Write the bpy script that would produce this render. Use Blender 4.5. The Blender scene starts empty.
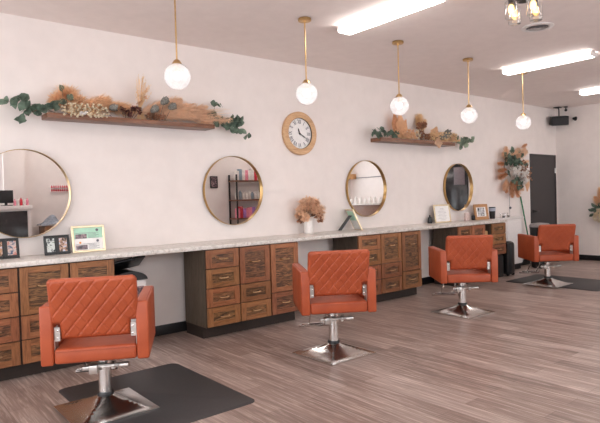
import bpy, bmesh, math, random
from mathutils import Vector, Matrix
R = random.Random(7)
PI = math.pi
SC = bpy.context.scene
COL = SC.collection

# ------------------------------------------------------------------ materials
def lin(c):
    return tuple(((v/255)/12.92 if v/255 <= .04045 else ((v/255+.055)/1.055)**2.4) for v in c) + (1,)

class NT:
    def __init__(s, name):
        s.m = bpy.data.materials.new(name); s.m.use_nodes = True
        s.t = s.m.node_tree; s.n = s.t.nodes; s.b = s.n['Principled BSDF']
    def add(s, typ, **kw):
        n = s.n.new(typ)
        for k, v in kw.items(): setattr(n, k, v)
        return n
    def lk(s, a, b): s.t.links.new(a, b)
    def coord(s, scale=(1, 1, 1), kind='Object', rot=(0, 0, 0)):
        c = s.add('ShaderNodeTexCoord'); m = s.add('ShaderNodeMapping')
        m.inputs['Scale'].default_value = scale; m.inputs['Rotation'].default_value = rot
        s.lk(c.outputs[kind], m.inputs['Vector']); return m.outputs['Vector']
    def noise(s, vec, scale, detail=4, rough=.55, dist=0):
        n = s.add('ShaderNodeTexNoise'); n.inputs['Scale'].default_value = scale
        n.inputs['Detail'].default_value = detail; n.inputs['Roughness'].default_value = rough
        n.inputs['Distortion'].default_value = dist; s.lk(vec, n.inputs['Vector']); return n.outputs['Fac']
    def ramp(s, fac, stops):
        r = s.add('ShaderNodeValToRGB'); e = r.color_ramp.elements
        while len(e) < len(stops): e.new(.5)
        for el, (p, c) in zip(e, stops): el.position = p; el.color = lin(c)
        s.lk(fac, r.inputs['Fac']); return r.outputs['Color']
    def mix(s, fac, a, b, mode='MIX'):
        n = s.add('ShaderNodeMix', data_type='RGBA', blend_type=mode)
        for sock, v in ((n.inputs[0], fac), (n.inputs[6], a), (n.inputs[7], b)):
            if hasattr(v, 'is_linked'): s.lk(v, sock)
            else: sock.default_value = v
        return n.outputs[2]
    def bump(s, h, strength, dist=.002):
        b = s.add('ShaderNodeBump'); b.inputs['Strength'].default_value = strength; b.inputs['Distance'].default_value = dist
        s.lk(h, b.inputs['Height']); s.lk(b.outputs['Normal'], s.b.inputs['Normal'])

def simple(name, rgb, rough=.5, metal=0, var=.08, scale=30, spec=.5):
    t = NT(name); v = t.coord()
    f = t.noise(v, scale, 3)
    c0 = tuple(max(0, int(x*(1-var))) for x in rgb); c1 = tuple(min(255, int(x*(1+var))) for x in rgb)
    t.lk(t.ramp(f, [(.3, c0), (.7, c1)]), t.b.inputs['Base Color'])
    t.b.inputs['Roughness'].default_value = rough; t.b.inputs['Metallic'].default_value = metal
    t.b.inputs['Specular IOR Level'].default_value = spec
    return t.m

def plant(name, rgb, var=.14, scale=18, tl=.55):
    t = NT(name); v = t.coord(); f = t.noise(v, scale, 3)
    c0 = tuple(max(0, int(x*(1-var))) for x in rgb); c1 = tuple(min(255, int(x*(1+var))) for x in rgb)
    c = t.ramp(f, [(.3, c0), (.7, c1)])
    d = t.add('ShaderNodeBsdfTranslucent'); t.lk(c, d.inputs[0]); t.lk(c, t.b.inputs['Base Color'])
    t.b.inputs['Roughness'].default_value = .75; t.b.inputs['Specular IOR Level'].default_value = .25
    m = t.add('ShaderNodeMixShader'); m.inputs[0].default_value = tl
    t.lk(t.b.outputs[0], m.inputs[1]); t.lk(d.outputs[0], m.inputs[2]); t.lk(m.outputs[0], t.n['Material Output'].inputs['Surface'])
    return t.m

def emit(name, rgb, strength):
    t = NT(name); t.b.inputs['Base Color'].default_value = lin(rgb)
    t.b.inputs['Emission Color'].default_value = lin(rgb); t.b.inputs['Emission Strength'].default_value = strength
    return t.m

def m_floor():
    t = NT('vinyl_planks')
    v = t.coord(rot=(0, 0, PI/2))
    b = t.add('ShaderNodeTexBrick'); t.lk(v, b.inputs['Vector'])
    b.offset = .37; b.squash = 1
    for k, val in (('Scale', 1), ('Mortar Size', .0012), ('Mortar Smooth', .1), ('Brick Width', 1.22), ('Row Height', .152), ('Bias', 0)):
        b.inputs[k].default_value = val
    b.inputs['Color1'].default_value = (0, 0, 0, 1); b.inputs['Color2'].default_value = (1, 1, 1, 1); b.inputs['Mortar'].default_value = (.3, .3, .3, 1)
    tone = t.ramp(b.outputs['Color'], [(0, (106, 88, 80)), (.35, (140, 121, 111)), (.65, (164, 144, 134)), (1, (208, 191, 182))])
    g = t.noise(t.coord((19, .85, 1)), 2.4, 6, .66, .8)
    streak = t.ramp(g, [(.31, (78, 62, 55)), (.5, (146, 125, 115)), (.65, (230, 213, 204))])
    fine = t.noise(t.coord((70, 2.2, 1)), 3, 4)
    c = t.mix(.58, tone, streak)
    c = t.mix(.24, c, t.ramp(fine, [(.3, (112, 88, 80)), (.7, (184, 160, 152))]))
    c = t.mix(b.outputs['Fac'], c, lin((112, 92, 85)))
    t.lk(c, t.b.inputs['Base Color'])
    t.b.inputs['Roughness'].default_value = .36; t.b.inputs['Specular IOR Level'].default_value = .45
    t.bump(fine, .15, .001)
    return t.m

def m_wood(name, dark, mid, light, vertical=True, burn=0.0, rough=.45, across=False):
    t = NT(name)
    sc = (9, 9, 1.1) if vertical else (1.1, 9, 9)
    if across: sc = (1.1, 9, 9)
    oi = t.add('ShaderNodeObjectInfo')
    base = t.add('ShaderNodeTexCoord'); mp = t.add('ShaderNodeMapping'); mp.inputs['Scale'].default_value = sc
    vm = t.add('ShaderNodeVectorMath', operation='SCALE'); vm.inputs[0].default_value = (37, 17, 29)
    t.lk(oi.outputs['Random'], vm.inputs['Scale']); va = t.add('ShaderNodeVectorMath', operation='ADD')
    t.lk(base.outputs['Object'], va.inputs[0]); t.lk(vm.outputs[0], va.inputs[1]); t.lk(va.outputs[0], mp.inputs['Vector'])
    f = t.noise(mp.outputs[0], 2.6, 6, .65, 1.2 + 2*burn)
    fine = t.noise(mp.outputs[0], 14, 4, .6, .4)
    c = t.ramp(f, [(.30, dark), (.47, mid), (.68, light)])
    c = t.mix(.35, c, t.ramp(fine, [(.35, dark), (.65, light)]))
    if burn:
        k = t.noise(mp.outputs[0], 3.4, 5, .7, 3.0)
        c = t.mix(t.ramp(k, [(.44, (255, 255, 255)), (.56, (0, 0, 0))]), c, t.mix(burn, c, lin((52, 34, 24))))
    hs = t.add('ShaderNodeHueSaturation'); hm = t.add('ShaderNodeMapRange'); hm.inputs['To Min'].default_value = .492; hm.inputs['To Max'].default_value = .511; fr_ = t.add('ShaderNodeMath', operation='FRACT'); ml = t.add('ShaderNodeMath', operation='MULTIPLY'); ml.inputs[1].default_value = 7.3; t.lk(oi.outputs['Random'], ml.inputs[0]); t.lk(ml.outputs[0], fr_.inputs[0]); t.lk(fr_.outputs[0], hm.inputs['Value']); t.lk(hm.outputs[0], hs.inputs['Hue']); mm = t.add('ShaderNodeMapRange'); mm.inputs['To Min'].default_value = .82; mm.inputs['To Max'].default_value = 1.14
    t.lk(oi.outputs['Random'], mm.inputs['Value']); t.lk(mm.outputs[0], hs.inputs['Value']); t.lk(c, hs.inputs['Color'])
    t.lk(hs.outputs[0], t.b.inputs['Base Color']); t.b.inputs['Roughness'].default_value = rough
    t.bump(fine, .25, .0015)
    return t.m

def m_marble():
    t = NT('pale_stone'); v = t.coord()
    f = t.noise(v, 5, 8, .65, 1.4); g = t.noise(v, 38, 5, .7)
    c = t.ramp(f, [(.33, (176, 168, 158)), (.46, (214, 208, 200)), (.6, (230, 226, 220))])
    c = t.mix(.45, c, t.ramp(g, [(.36, (150, 142, 134)), (.52, (222, 217, 210)), (.7, (236, 232, 227))]))
    t.lk(c, t.b.inputs['Base Color']); t.b.inputs['Roughness'].default_value = .3
    return t.m

def m_leather():
    t = NT('orange_leather'); v = t.coord()
    f = t.noise(v, 7, 4); g = t.noise(v, 260, 3)
    t.lk(t.ramp(f, [(.3, (160, 70, 38)), (.7, (176, 83, 48))]), t.b.inputs['Base Color'])
    t.b.inputs['Roughness'].default_value = .45; t.bump(g, .25, .0008)
    return t.m

def m_globe():
    t = NT('frosted_globe_glass'); t.n.remove(t.b)
    out = t.n['Material Output']
    tr = t.add('ShaderNodeBsdfTransparent'); tr.inputs[0].default_value = (.97, .97, 1, 1)
    tl = t.add('ShaderNodeBsdfTranslucent'); tl.inputs[0].default_value = (.93, .93, .97, 1)
    gl = t.add('ShaderNodeBsdfGlossy'); gl.inputs['Roughness'].default_value = .12
    v = t.coord(); n = t.noise(v, 55, 3); fr = t.add('ShaderNodeMapRange'); t.lk(n, fr.inputs['Value'])
    fr.inputs['From Min'].default_value = .35; fr.inputs['From Max'].default_value = .65
    fr.inputs['To Min'].default_value = .56; fr.inputs['To Max'].default_value = .65
    m1 = t.add('ShaderNodeMixShader'); t.lk(fr.outputs[0], m1.inputs[0]); t.lk(tr.outputs[0], m1.inputs[1]); t.lk(tl.outputs[0], m1.inputs[2])
    lw = t.add('ShaderNodeLayerWeight'); lw.inputs['Blend'].default_value = .10
    m2 = t.add('ShaderNodeMixShader'); t.lk(lw.outputs['Fresnel'], m2.inputs[0]); t.lk(m1.outputs[0], m2.inputs[1]); t.lk(gl.outputs[0], m2.inputs[2])
    t.lk(m2.outputs[0], out.inputs['Surface']); return t.m

def m_clear():
    t = NT('clear_jar_glass'); t.n.remove(t.b); out = t.n['Material Output']
    tr = t.add('ShaderNodeBsdfTransparent'); gl = t.add('ShaderNodeBsdfGlossy'); gl.inputs['Roughness'].default_value = .03
    lw = t.add('ShaderNodeLayerWeight'); lw.inputs['Blend'].default_value = .35
    m2 = t.add('ShaderNodeMixShader'); t.lk(lw.outputs['Facing'], m2.inputs[0]); t.lk(tr.outputs[0], m2.inputs[1]); t.lk(gl.outputs[0], m2.inputs[2])
    t.lk(m2.outputs[0], out.inputs['Surface']); return t.m

def m_photo(name, a, b, c, scale):
    t = NT(name); v = t.coord()
    f = t.noise(v, scale, 3, .5, .5)
    t.lk(t.ramp(f, [(.36, a), (.5, b), (.64, c)]), t.b.inputs['Base Color']); t.b.inputs['Roughness'].default_value = .25
    return t.m

M = dict(
    wall=simple('wall_paint', (235, 227, 223), .75, var=.012, scale=6, spec=.25),
    ceil=simple('ceiling_paint', (240, 230, 226), .85, var=.012, scale=8, spec=.2),
    floor=m_floor(),
    black_base=simple('black_baseboard', (24, 24, 26), .45),
    door=simple('charcoal_door_paint', (62, 58, 59), .5, var=.03),
    stone=m_marble(),
    frame_wood=m_wood('oak_frame', (92, 54, 32), (146, 91, 57), (174, 117, 78)),
    rail_wood=m_wood('oak_rail', (92, 54, 32), (146, 91, 57), (174, 117, 78), False),
    panel_wood=m_wood('weathered_oak_panel', (84, 54, 34), (140, 94, 60), (176, 126, 84), False, .85),
    side_wood=m_wood('grey_brown_veneer', (62, 50, 40), (80, 66, 54), (98, 83, 70), True, 0, .6),
    kick=simple('dark_toe_kick', (46, 35, 29), .6),
    bronze=simple('bronze_pull', (196, 160, 122), .35, 1),
    shelf_wood=m_wood('walnut_shelf', (82, 50, 32), (122, 78, 52), (150, 102, 72), False, 0, .35),
    leather=m_leather(),
    seam=simple('leather_seam', (150, 56, 30), .6),
    chrome=simple('chrome', (226, 224, 222), .2, 1, var=.01),
    steel=simple('brushed_steel', (205, 200, 196), .35, 1, var=.04),
    rubber=simple('black_rubber_mat', (56, 54, 55), .5, var=.06, scale=60),
    blackp=simple('black_plastic', (26, 26, 28), .35),
    blackm=simple('black_metal', (34, 33, 34), .4),
    antique=simple('antique_brass', (184, 150, 100), .3, 1, var=.04),
    brass=simple('brushed_brass', (210, 176, 124), .28, 1, var=.04),
    gold=simple('pale_gold_frame', (226, 208, 174), .32, .5, var=.04),
    oakrim=m_wood('clock_oak', (176, 132, 92), (206, 164, 122), (222, 184, 144), False, 0, .5),
    mirror=simple('mirror_silver', (240, 240, 240), .0, 1, var=0),
    paper=simple('white_paper', (240, 238, 236), .5, var=.02),
    mint=simple('mint_paper', (176, 220, 196), .5, var=.03),
    ink=simple('grey_ink', (96, 96, 104), .6),
    orange=simple('orange_badge', (240, 160, 70), .5),
    dial=simple('clock_dial', (238, 236, 234), .5, var=.02),
    globe=m_globe(), clear=m_clear(),
    bulb=emit('warm_bulb', (255, 246, 236), 11),
    filament=emit('amber_filament', (255, 205, 130), 3),
    tube=emit('strip_light_diffuser', (255, 250, 246), 12),
    whitem=simple('white_enamel', (232, 228, 226), .4, var=.02),
    ceramic=simple('white_ceramic', (240, 236, 232), .35, var=.02),
    euc=plant('eucalyptus_leaf', (108, 126, 112), .28, 14),
    euc2=plant('pale_eucalyptus_leaf', (142, 158, 140), .22, 14),
    stem=simple('brown_stem', (112, 84, 64), .7),
    tan=plant('golden_pampas', (243, 211, 176), .04, 18),
    tan2=plant('pale_tan_grass', (243, 216, 190), .04, 18),
    straw=plant('straw', (240, 216, 178), .05, 18),
    rust=plant('rust_grass', (226, 182, 146), .09, 16),
    cream=plant('cream_blossom', (238, 228, 206), .06),
    white=plant('white_blossom', (244, 241, 238), .03),
    pod=simple('grey_green_pod', (116, 114, 108), .8, var=.3, scale=70),
    purple=plant('dried_plum_blossom', (124, 84, 82), .25),
    brown=plant('dried_brown_bloom', (170, 130, 106), .22),
    bunch=plant('dried_tan_bloom', (232, 201, 173), .08, 12),
    wframe=m_wood('tan_wood_frame', (160, 106, 66), (188, 132, 88), (206, 154, 110), False, 0, .5),
    photo_a=m_photo('family_snapshot', (70, 90, 120), (206, 186, 176), (186, 120, 110), 26),
    photo_b=m_photo('group_snapshot', (40, 40, 44), (210, 216, 212), (120, 134, 116), 30),
    photo_c=m_photo('portrait_snapshot', (50, 46, 46), (196, 150, 120), (190, 200, 220), 34),
    photo_d=m_photo('monochrome_snapshot', (40, 42, 44), (226, 226, 228), (150, 156, 160), 24),
    photo_e=m_photo('small_dark_snapshot', (54, 44, 48), (110, 90, 96), (170, 140, 140), 40),
    green=simple('green_handle', (52, 122, 84), .4),
    screen=simple('dark_glass', (40, 38, 40), .15),
    cloth=simple('grey_cloth', (150, 156, 166), .9, var=.15),
    pink=simple('pink_bottle', (232, 140, 160), .4), violet=simple('violet_bottle', (170, 120, 190), .4),
    blue=simple('blue_bottle', (90, 140, 210), .4), red=simple('red_polish', (206, 60, 74), .25),
    bookw=simple('cream_bottle', (226, 220, 214), .4), tealb=simple('grey_bottle', (140, 156, 168), .4),
    glass=m_clear(),
)

# ------------------------------------------------------------------ mesh building
class MB:
    def __init__(s): s.v = []; s.f = []; s.mi = []; s.cur = 0
    def add(s, vs, fs, T=None):
        o = len(s.v)
        s.v += [tuple(T @ Vector(p)) if T else tuple(p) for p in vs]
        for f in fs: s.f.append(tuple(i+o for i in f)); s.mi.append(s.cur)
        return s
    def bm(s, bm, T=None):
        bm.verts.index_update()
        s.add([v.co[:] for v in bm.verts], [[v.index for v in f.verts] for f in bm.faces], T); bm.free(); return s
    def box(s, x0, x1, y0, y1, z0, z1, r=0, seg=2, T=None):
        b = bmesh.new(); bmesh.ops.create_cube(b, size=1)
        for v in b.verts:
            v.co = Vector(((x0+x1)/2+v.co.x*(x1-x0), (y0+y1)/2+v.co.y*(y1-y0), (z0+z1)/2+v.co.z*(z1-z0)))
        if r: bmesh.ops.bevel(b, geom=b.edges[:], offset=min(r, .49*min(x1-x0, y1-y0, z1-z0)), segments=seg, profile=.5, affect='EDGES')
        return s.bm(b, T)
    def lathe(s, prof, n=24, T=None, cap=True):
        vs = []; fs = []
        for r, z in prof:
            for k in range(n): vs.append((r*math.cos(2*PI*k/n), r*math.sin(2*PI*k/n), z))
        for i in range(len(prof)-1):
            for k in range(n): fs.append((i*n+k, i*n+(k+1) % n, (i+1)*n+(k+1) % n, (i+1)*n+k))
        if cap:
            fs.append(tuple(range(n-1, -1, -1))); fs.append(tuple((len(prof)-1)*n+k for k in range(n)))
        return s.add(vs, fs, T)
    def sphere(s, c, r, n=10, m=7, sc=(1, 1, 1)):
        prof = [(max(1e-4, math.sin(PI*i/m))*r, -math.cos(PI*i/m)*r) for i in range(m+1)]
        return s.lathe(prof, n, Matrix.Translation(c) @ Matrix.Diagonal((*sc, 1)), False)
    def tube(s, pts, r, n=8, r2=None):
        pts = [Vector(p) for p in pts]; vs = []; fs = []; L = len(pts)
        for i, p in enumerate(pts):
            d = (pts[min(i+1, L-1)]-pts[max(i-1, 0)]).normalized()
            a = d.orthogonal().normalized() if i == 0 else (prev - d*prev.dot(d)).normalized()
            prev = a; b = d.cross(a); rr = r if r2 is None else r+(r2-r)*i/(L-1)
            for k in range(n): vs.append(p+a*rr*math.cos(2*PI*k/n)+b*rr*math.sin(2*PI*k/n))
        for i in range(L-1):
            for k in range(n): fs.append((i*n+k, i*n+(k+1) % n, (i+1)*n+(k+1) % n, (i+1)*n+k))
        fs.append(tuple(range(n-1, -1, -1))); fs.append(tuple((L-1)*n+k for k in range(n)))
        return s.add(vs, fs)
    def leaf(s, p, d, nrm, L, W, curl=.15):
        p = Vector(p); d = Vector(d).normalized(); nrm = Vector(nrm); nrm = (nrm-d*nrm.dot(d))
        nrm = nrm.normalized() if nrm.length > 1e-5 else d.orthogonal().normalized()
        w = d.cross(nrm); vs = []; fs = []
        prof = (.06, .75, 1, .72, .05)
        for i, k in enumerate(prof):
            t = i/4; c = p+d*L*t-nrm*curl*L*t*t
            vs += [c-w*W/2*k+nrm*.10*W*k, c, c+w*W/2*k+nrm*.10*W*k]
        for i in range(4):
            for j in (0, 1): a = i*3+j; fs.append((a, a+1, a+4, a+3))
        return s.add(vs, fs)
    def strand(s, p, d, L, w, bend=Vector((0, 0, -.2))):
        p = Vector(p); d = Vector(d).normalized(); q = d.cross(Vector((R.uniform(-1, 1), R.uniform(-1, 1), R.uniform(-1, 1))))
        q = q.normalized()*w/2 if q.length > 1e-4 else d.orthogonal()*w/2
        m = p+d*L*.5+bend*L*.15; e = p+d*L+bend*L*.5
        return s.add([p-q, p+q, m-q, m+q, e], [(0, 1, 3, 2), (2, 3, 4)])
    def build(s, name, mats, parent=None, smooth=35):
        me = bpy.data.meshes.new(name); me.from_pydata(s.v, [], s.f)
        for m in (mats if isinstance(mats, (list, tuple)) else [mats]): me.materials.append(m)
        me.polygons.foreach_set('material_index', s.mi)
        if smooth:
            me.polygons.foreach_set('use_smooth', [True]*len(me.polygons)); me.set_sharp_from_angle(angle=math.radians(smooth))
        me.update()
        o = bpy.data.objects.new(name, me); COL.objects.link(o)
        if parent: o.parent = parent
        return o

def thing(name, label, cat, loc=(0, 0, 0), rz=0, group=None):
    o = bpy.data.objects.new(name, None); COL.objects.link(o); o.empty_display_size = .05
    o.location = loc; o.rotation_euler = (0, 0, rz); o['label'] = label; o['category'] = cat
    if group: o['group'] = group
    return o
def tag(o, label, cat, group=None, loc=None):
    o['label'] = label; o['category'] = cat
    if group: o['group'] = group
    if loc: o.location = loc
    return o
def struct(o): o['kind'] = 'structure'; return o
def dup(root, loc, rz, label, group=None):
    r = root.copy(); COL.objects.link(r); r.location = loc; r.rotation_euler = (0, 0, rz); r['label'] = label
    if group: r['group'] = group
    for ch in list(root.children):
        c = ch.copy(); COL.objects.link(c); c.parent = r
        for g in list(ch.children):
            d = g.copy(); COL.objects.link(d); d.parent = c
    return r
def B(*a, **k): return MB().box(*a, **k)
def rotT(x, y, z, rx=0, ry=0, rz=0):
    return Matrix.Translation((x, y, z)) @ Matrix.Rotation(rz, 4, 'Z') @ Matrix.Rotation(ry, 4, 'Y') @ Matrix.Rotation(rx, 4, 'X')

# ------------------------------------------------------------------ room shell
XL, XR, YF, H = -2.4, 11.17, -6.0, 3.05
struct(B(XL-.12, XR+.12, YF-.12, .12, -.1, 0).build('floor', M['floor'], smooth=0))
struct(B(XL-.12, XR+.12, YF-.12, .12, H, H+.1).build('ceiling', M['ceil'], smooth=0))
struct(B(XL, 10.10, 0, .12, 0, H).box(11.12, XR, 0, .12, 0, H).box(10.10, 11.12, 0, .12, 2.10, H).build('wall_back', M['wall'], smooth=0))
struct(B(XR, XR+.12, YF, .12, 0, H).build('wall_right', M['wall'], smooth=0))
def wall_with_hole(mb, axis, c0, c1, a0, a1, holes):
    # holes (lo, hi, z0, z1) sorted along the wall
    def bx(lo, hi, z0, z1):
        if hi-lo < 1e-4 or z1-z0 < 1e-4: return
        mb.box(*((lo, hi, c0, c1) if axis == 'x' else (c0, c1, lo, hi)), z0, z1)
    cur = a0
    for lo, hi, z0, z1 in holes:
        bx(cur, lo, 0, H); bx(lo, hi, 0, z0); bx(lo, hi, z1, H); cur = hi
    bx(cur, a1, 0, H); return mb
struct(wall_with_hole(MB(), 'y', XL-.12, XL, YF, .12, [(-5.6, -3.2, .5, 2.6), (-2.9, -.6, .5, 2.6)]).build('wall_left', M['wall'], smooth=0))
struct(wall_with_hole(MB(), 'x', YF-.12, YF, XL, XR, [(-1.9, -.1, .5, 2.6), (.2, 2.15, 1.45, 2.6), (3.7, 5.7, .5, 2.6), (8.4, 10.8, .9, 2.6)]).build('wall_front', M['wall'], smooth=0))
def window(n, axis, c, lo, hi, z0, z1):
    w = struct(MB().box(*((lo, hi, c-.03, c+.03) if axis == 'x' else (c-.03, c+.03, lo, hi)), z0, z0+.05).build('window_%d' % n, M['whitem'], smooth=0))
    f = MB()
    def q(a, b, e0, e1): f.box(*((a, b, c-.03, c+.03) if axis == 'x' else (c-.03, c+.03, a, b)), e0, e1)
    q(lo, hi, z1-.05, z1); q(lo, lo+.05, z0+.05, z1-.05); q(hi-.05, hi, z0+.05, z1-.05); m = (lo+hi)/2; q(m-.025, m+.025, z0+.05, z1-.05)
    f.build('window_frame', M['whitem'], w, 0)
    B(*((lo+.05, hi-.05, c-.004, c+.004) if axis == 'x' else (c-.004, c+.004, lo+.05, hi-.05)), z0+.05, z1-.05).build('pane', M['glass'], w, 0)
    l = bpy.data.lights.new('window_portal', 'AREA'); l.shape = 'RECTANGLE'; l.size = hi-lo; l.size_y = z1-z0; l.cycles.is_portal = True
    o = bpy.data.objects.new('window_portal', l); COL.objects.link(o)
    o.location = (m, c-.1, (z0+z1)/2) if axis == 'x' else (c-.1, m, (z0+z1)/2)
    o.rotation_euler = (PI/2, 0, 0 if axis == 'x' else -PI/2)
window(1, 'y', XL-.06, -5.6, -3.2, .5, 2.6); window(2, 'y', XL-.06, -2.9, -.6, .5, 2.6)
window(3, 'x', YF-.06, -1.9, -.1, .5, 2.6); window(4, 'x', YF-.06, .2, 2.15, 1.45, 2.6)
window(5, 'x', YF-.06, 3.7, 5.7, .5, 2.6); window(6, 'x', YF-.06, 8.4, 10.8, .9, 2.6)  # unseen pair, added to even out the light towards the right
struct(B(XL, 10.08, -.014, 0, 0, .105, .003).build('baseboard_back', M['black_base']))
struct(B(XR-.014, XR, YF, 0, 0, .105, .003).build('baseboard_right', M['black_base']))
struct(B(XL+.02, XR-.02, YF, YF+.014, 0, .105, .003).build('baseboard_front', M['black_base']))
# charcoal door in the far corner
d = struct(B(10.10, 11.12, .002, .06, .0, 2.10).build('door_1', M['door']))
h = MB().lathe([(.028, 0), (.028, .012), (.012, .014), (.012, .05)], 16, rotT(10.20, 0, 1.0, rx=PI/2)).box(10.19, 10.32, -.062, -.042, .99, 1.012, .006)
h.build('door_handle', M['blackm'], d)
hg = MB()
for z in (.25, 1.75): hg.lathe([(.011, 0), (.011, .1)], 10, rotT(11.102, -.008, z))
hg.build('hinge', M['steel'], d)
struct(MB().box(10.085, 10.11, -.012, .0015, 0, 2.115, .002).box(11.11, 11.135, -.012, .0015, 0, 2.115, .002).box(10.11, 11.11, -.012, .0015, 2.088, 2.115, .002).build('trim_1', M['door']))
struct(B(XR-.02, XR-.001, -5.98, -4.3, 1.92, 1.935, .002).build('trim_2', M['ink'], None))
# column and soffit of the entrance by the reception
struct(B(2.16, 2.52, YF, YF+.10, 1.42, H).build('wall_pier', M['wall'], smooth=0))

# ------------------------------------------------------------------ countertop
ct = B(-.6, 8.25, -.565, -.001, .897, .937, .004).build('countertop', M['stone'])
tag(ct, 'long pale stone countertop running the whole mirror wall above the cabinets', 'countertop')

# ------------------------------------------------------------------ cabinets
CG = 'wooden cabinets under the salon counter'
def front(parent, kind, x0, x1, z0, z1, pull):
    g = .004; x0 += g; x1 -= g; z0 += g; z1 -= g; fw = .062; y0, y1 = -.552, -.531
    mb = MB()
    mb.cur = 0; mb.box(x0, x0+fw, y0, y1, z0, z1, .002, 1); mb.box(x1-fw, x1, y0, y1, z0, z1, .002, 1)
    mb.cur = 1; mb.box(x0+fw, x1-fw, y0, y1, z0, z0+fw*.8, .002, 1); mb.box(x0+fw, x1-fw, y0, y1, z1-fw*.8, z1, .002, 1)
    mb.cur = 2; mb.box(x0+fw, x1-fw, y0+.010, y1, z0+fw*.8, z1-fw*.8)
    f = mb.build(kind, [M['frame_wood'], M['rail_wood'], M['panel_wood']], parent)
    cx = (x0+x1)/2; p = MB(); yb = y0+.010
    if pull:
        cz = pull
        p.tube([(cx-.05, yb, cz), (cx-.05, yb-.022, cz), (cx-.03, yb-.028, cz-.004), (cx+.03, yb-.028, cz-.004), (cx+.05, yb-.022, cz), (cx+.05, yb, cz)], .0065, 6)
        p.build('pull', M['bronze'], f)
    return f
def cabinet(x, cols, label, slot=None):
    w = sum(c[0] for c in cols)
    t = thing('cabinet', label, 'cabinet', (x, 0, 0), 0, CG)
    body = MB()
    if slot is None: body.box(0, w, -.53, -.09, .115, .895, .002, 1)
    else:
        s0, s1 = slot
        body.box(0, s0, -.53, -.09, .115, .895, .002, 1); body.box(s1, w, -.53, -.09, .38, .895, .002, 1)
        body.box(s0, s1, -.11, -.09, .115, .895); body.box(s0, s1, -.53, -.11, .115, .135)
    body.build('body', M['side_wood'], t)
    B(.004, (w if slot is None else slot[1])-.004, -.455, -.10, .0, .115).build('toe_kick', M['kick'], t)
    ff = MB(); c0 = 0
    for cw, kind in cols:
        if kind: ff.box(c0+.001, c0+cw-.001, -.5312, -.5302, .383 if kind == 'upper' else .117, .893)
        c0 += cw
    ff.build('gap_shade', M['kick'], t, 0)  # thin dark sheet behind the fronts, puts the shade of the gaps into colour
    cx = 0; z0, z1 = .12, .892; hh = (z1-z0)/4
    for cw, kind in cols:
        a, b = cx+.004, cx+cw-.004
        if kind == 'four':
            for k in range(4): front(t, 'drawer', a, b, z0+k*hh, z0+(k+1)*hh, z0+(k+.5)*hh)
        elif kind == 'two':
            for k in range(2): front(t, 'drawer', a, b, z0+k*hh, z0+(k+1)*hh, z0+(k+.5)*hh)
            front(t, 'door', a, b, z0+2*hh, z1, z1-.16)
        elif kind == 'upper':
            for k in range(3): front(t, 'drawer', a, b, .385+k*.169, .385+(k+1)*.169, .385+(k+.5)*.169)
        elif kind == 'one':
            front(t, 'drawer', a, b, z0, z0+1.25*hh, z0+.65*hh); front(t, 'door', a, b, z0+1.25*hh, z1, z1-.17)
        cx += cw
    return t
cabinet(.605, [(.385, 'four'), (.386, 'two'), (.384, 'one')], 'brown oak cabinet at left edge, behind the nearest orange chair')
cabinet(2.66, [(.394, 'four'), (.394, 'two'), (.394, 'one')], 'brown oak cabinet left of the white vase, behind the second orange chair')
cabinet(4.793, [(.41, 'four'), (.41, 'two'), (.41, 'one')], 'brown oak cabinet between the second and third orange chairs, below the tilted gold frame')
cabinet(6.89, [(.36, 'four'), (.37, 'two'), (.18, None), (.42, 'upper')], 'brown oak cabinet with a narrow open slot at the far end of the counter', (.73, .91))
o = B(7.65, 7.77, -.50, -.2, .137, .78, .01).build('storage_box', simple('tan_box', (190, 150, 104), .7)); tag(o, 'tan box standing in the open slot of the far cabinet', 'box')

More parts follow.
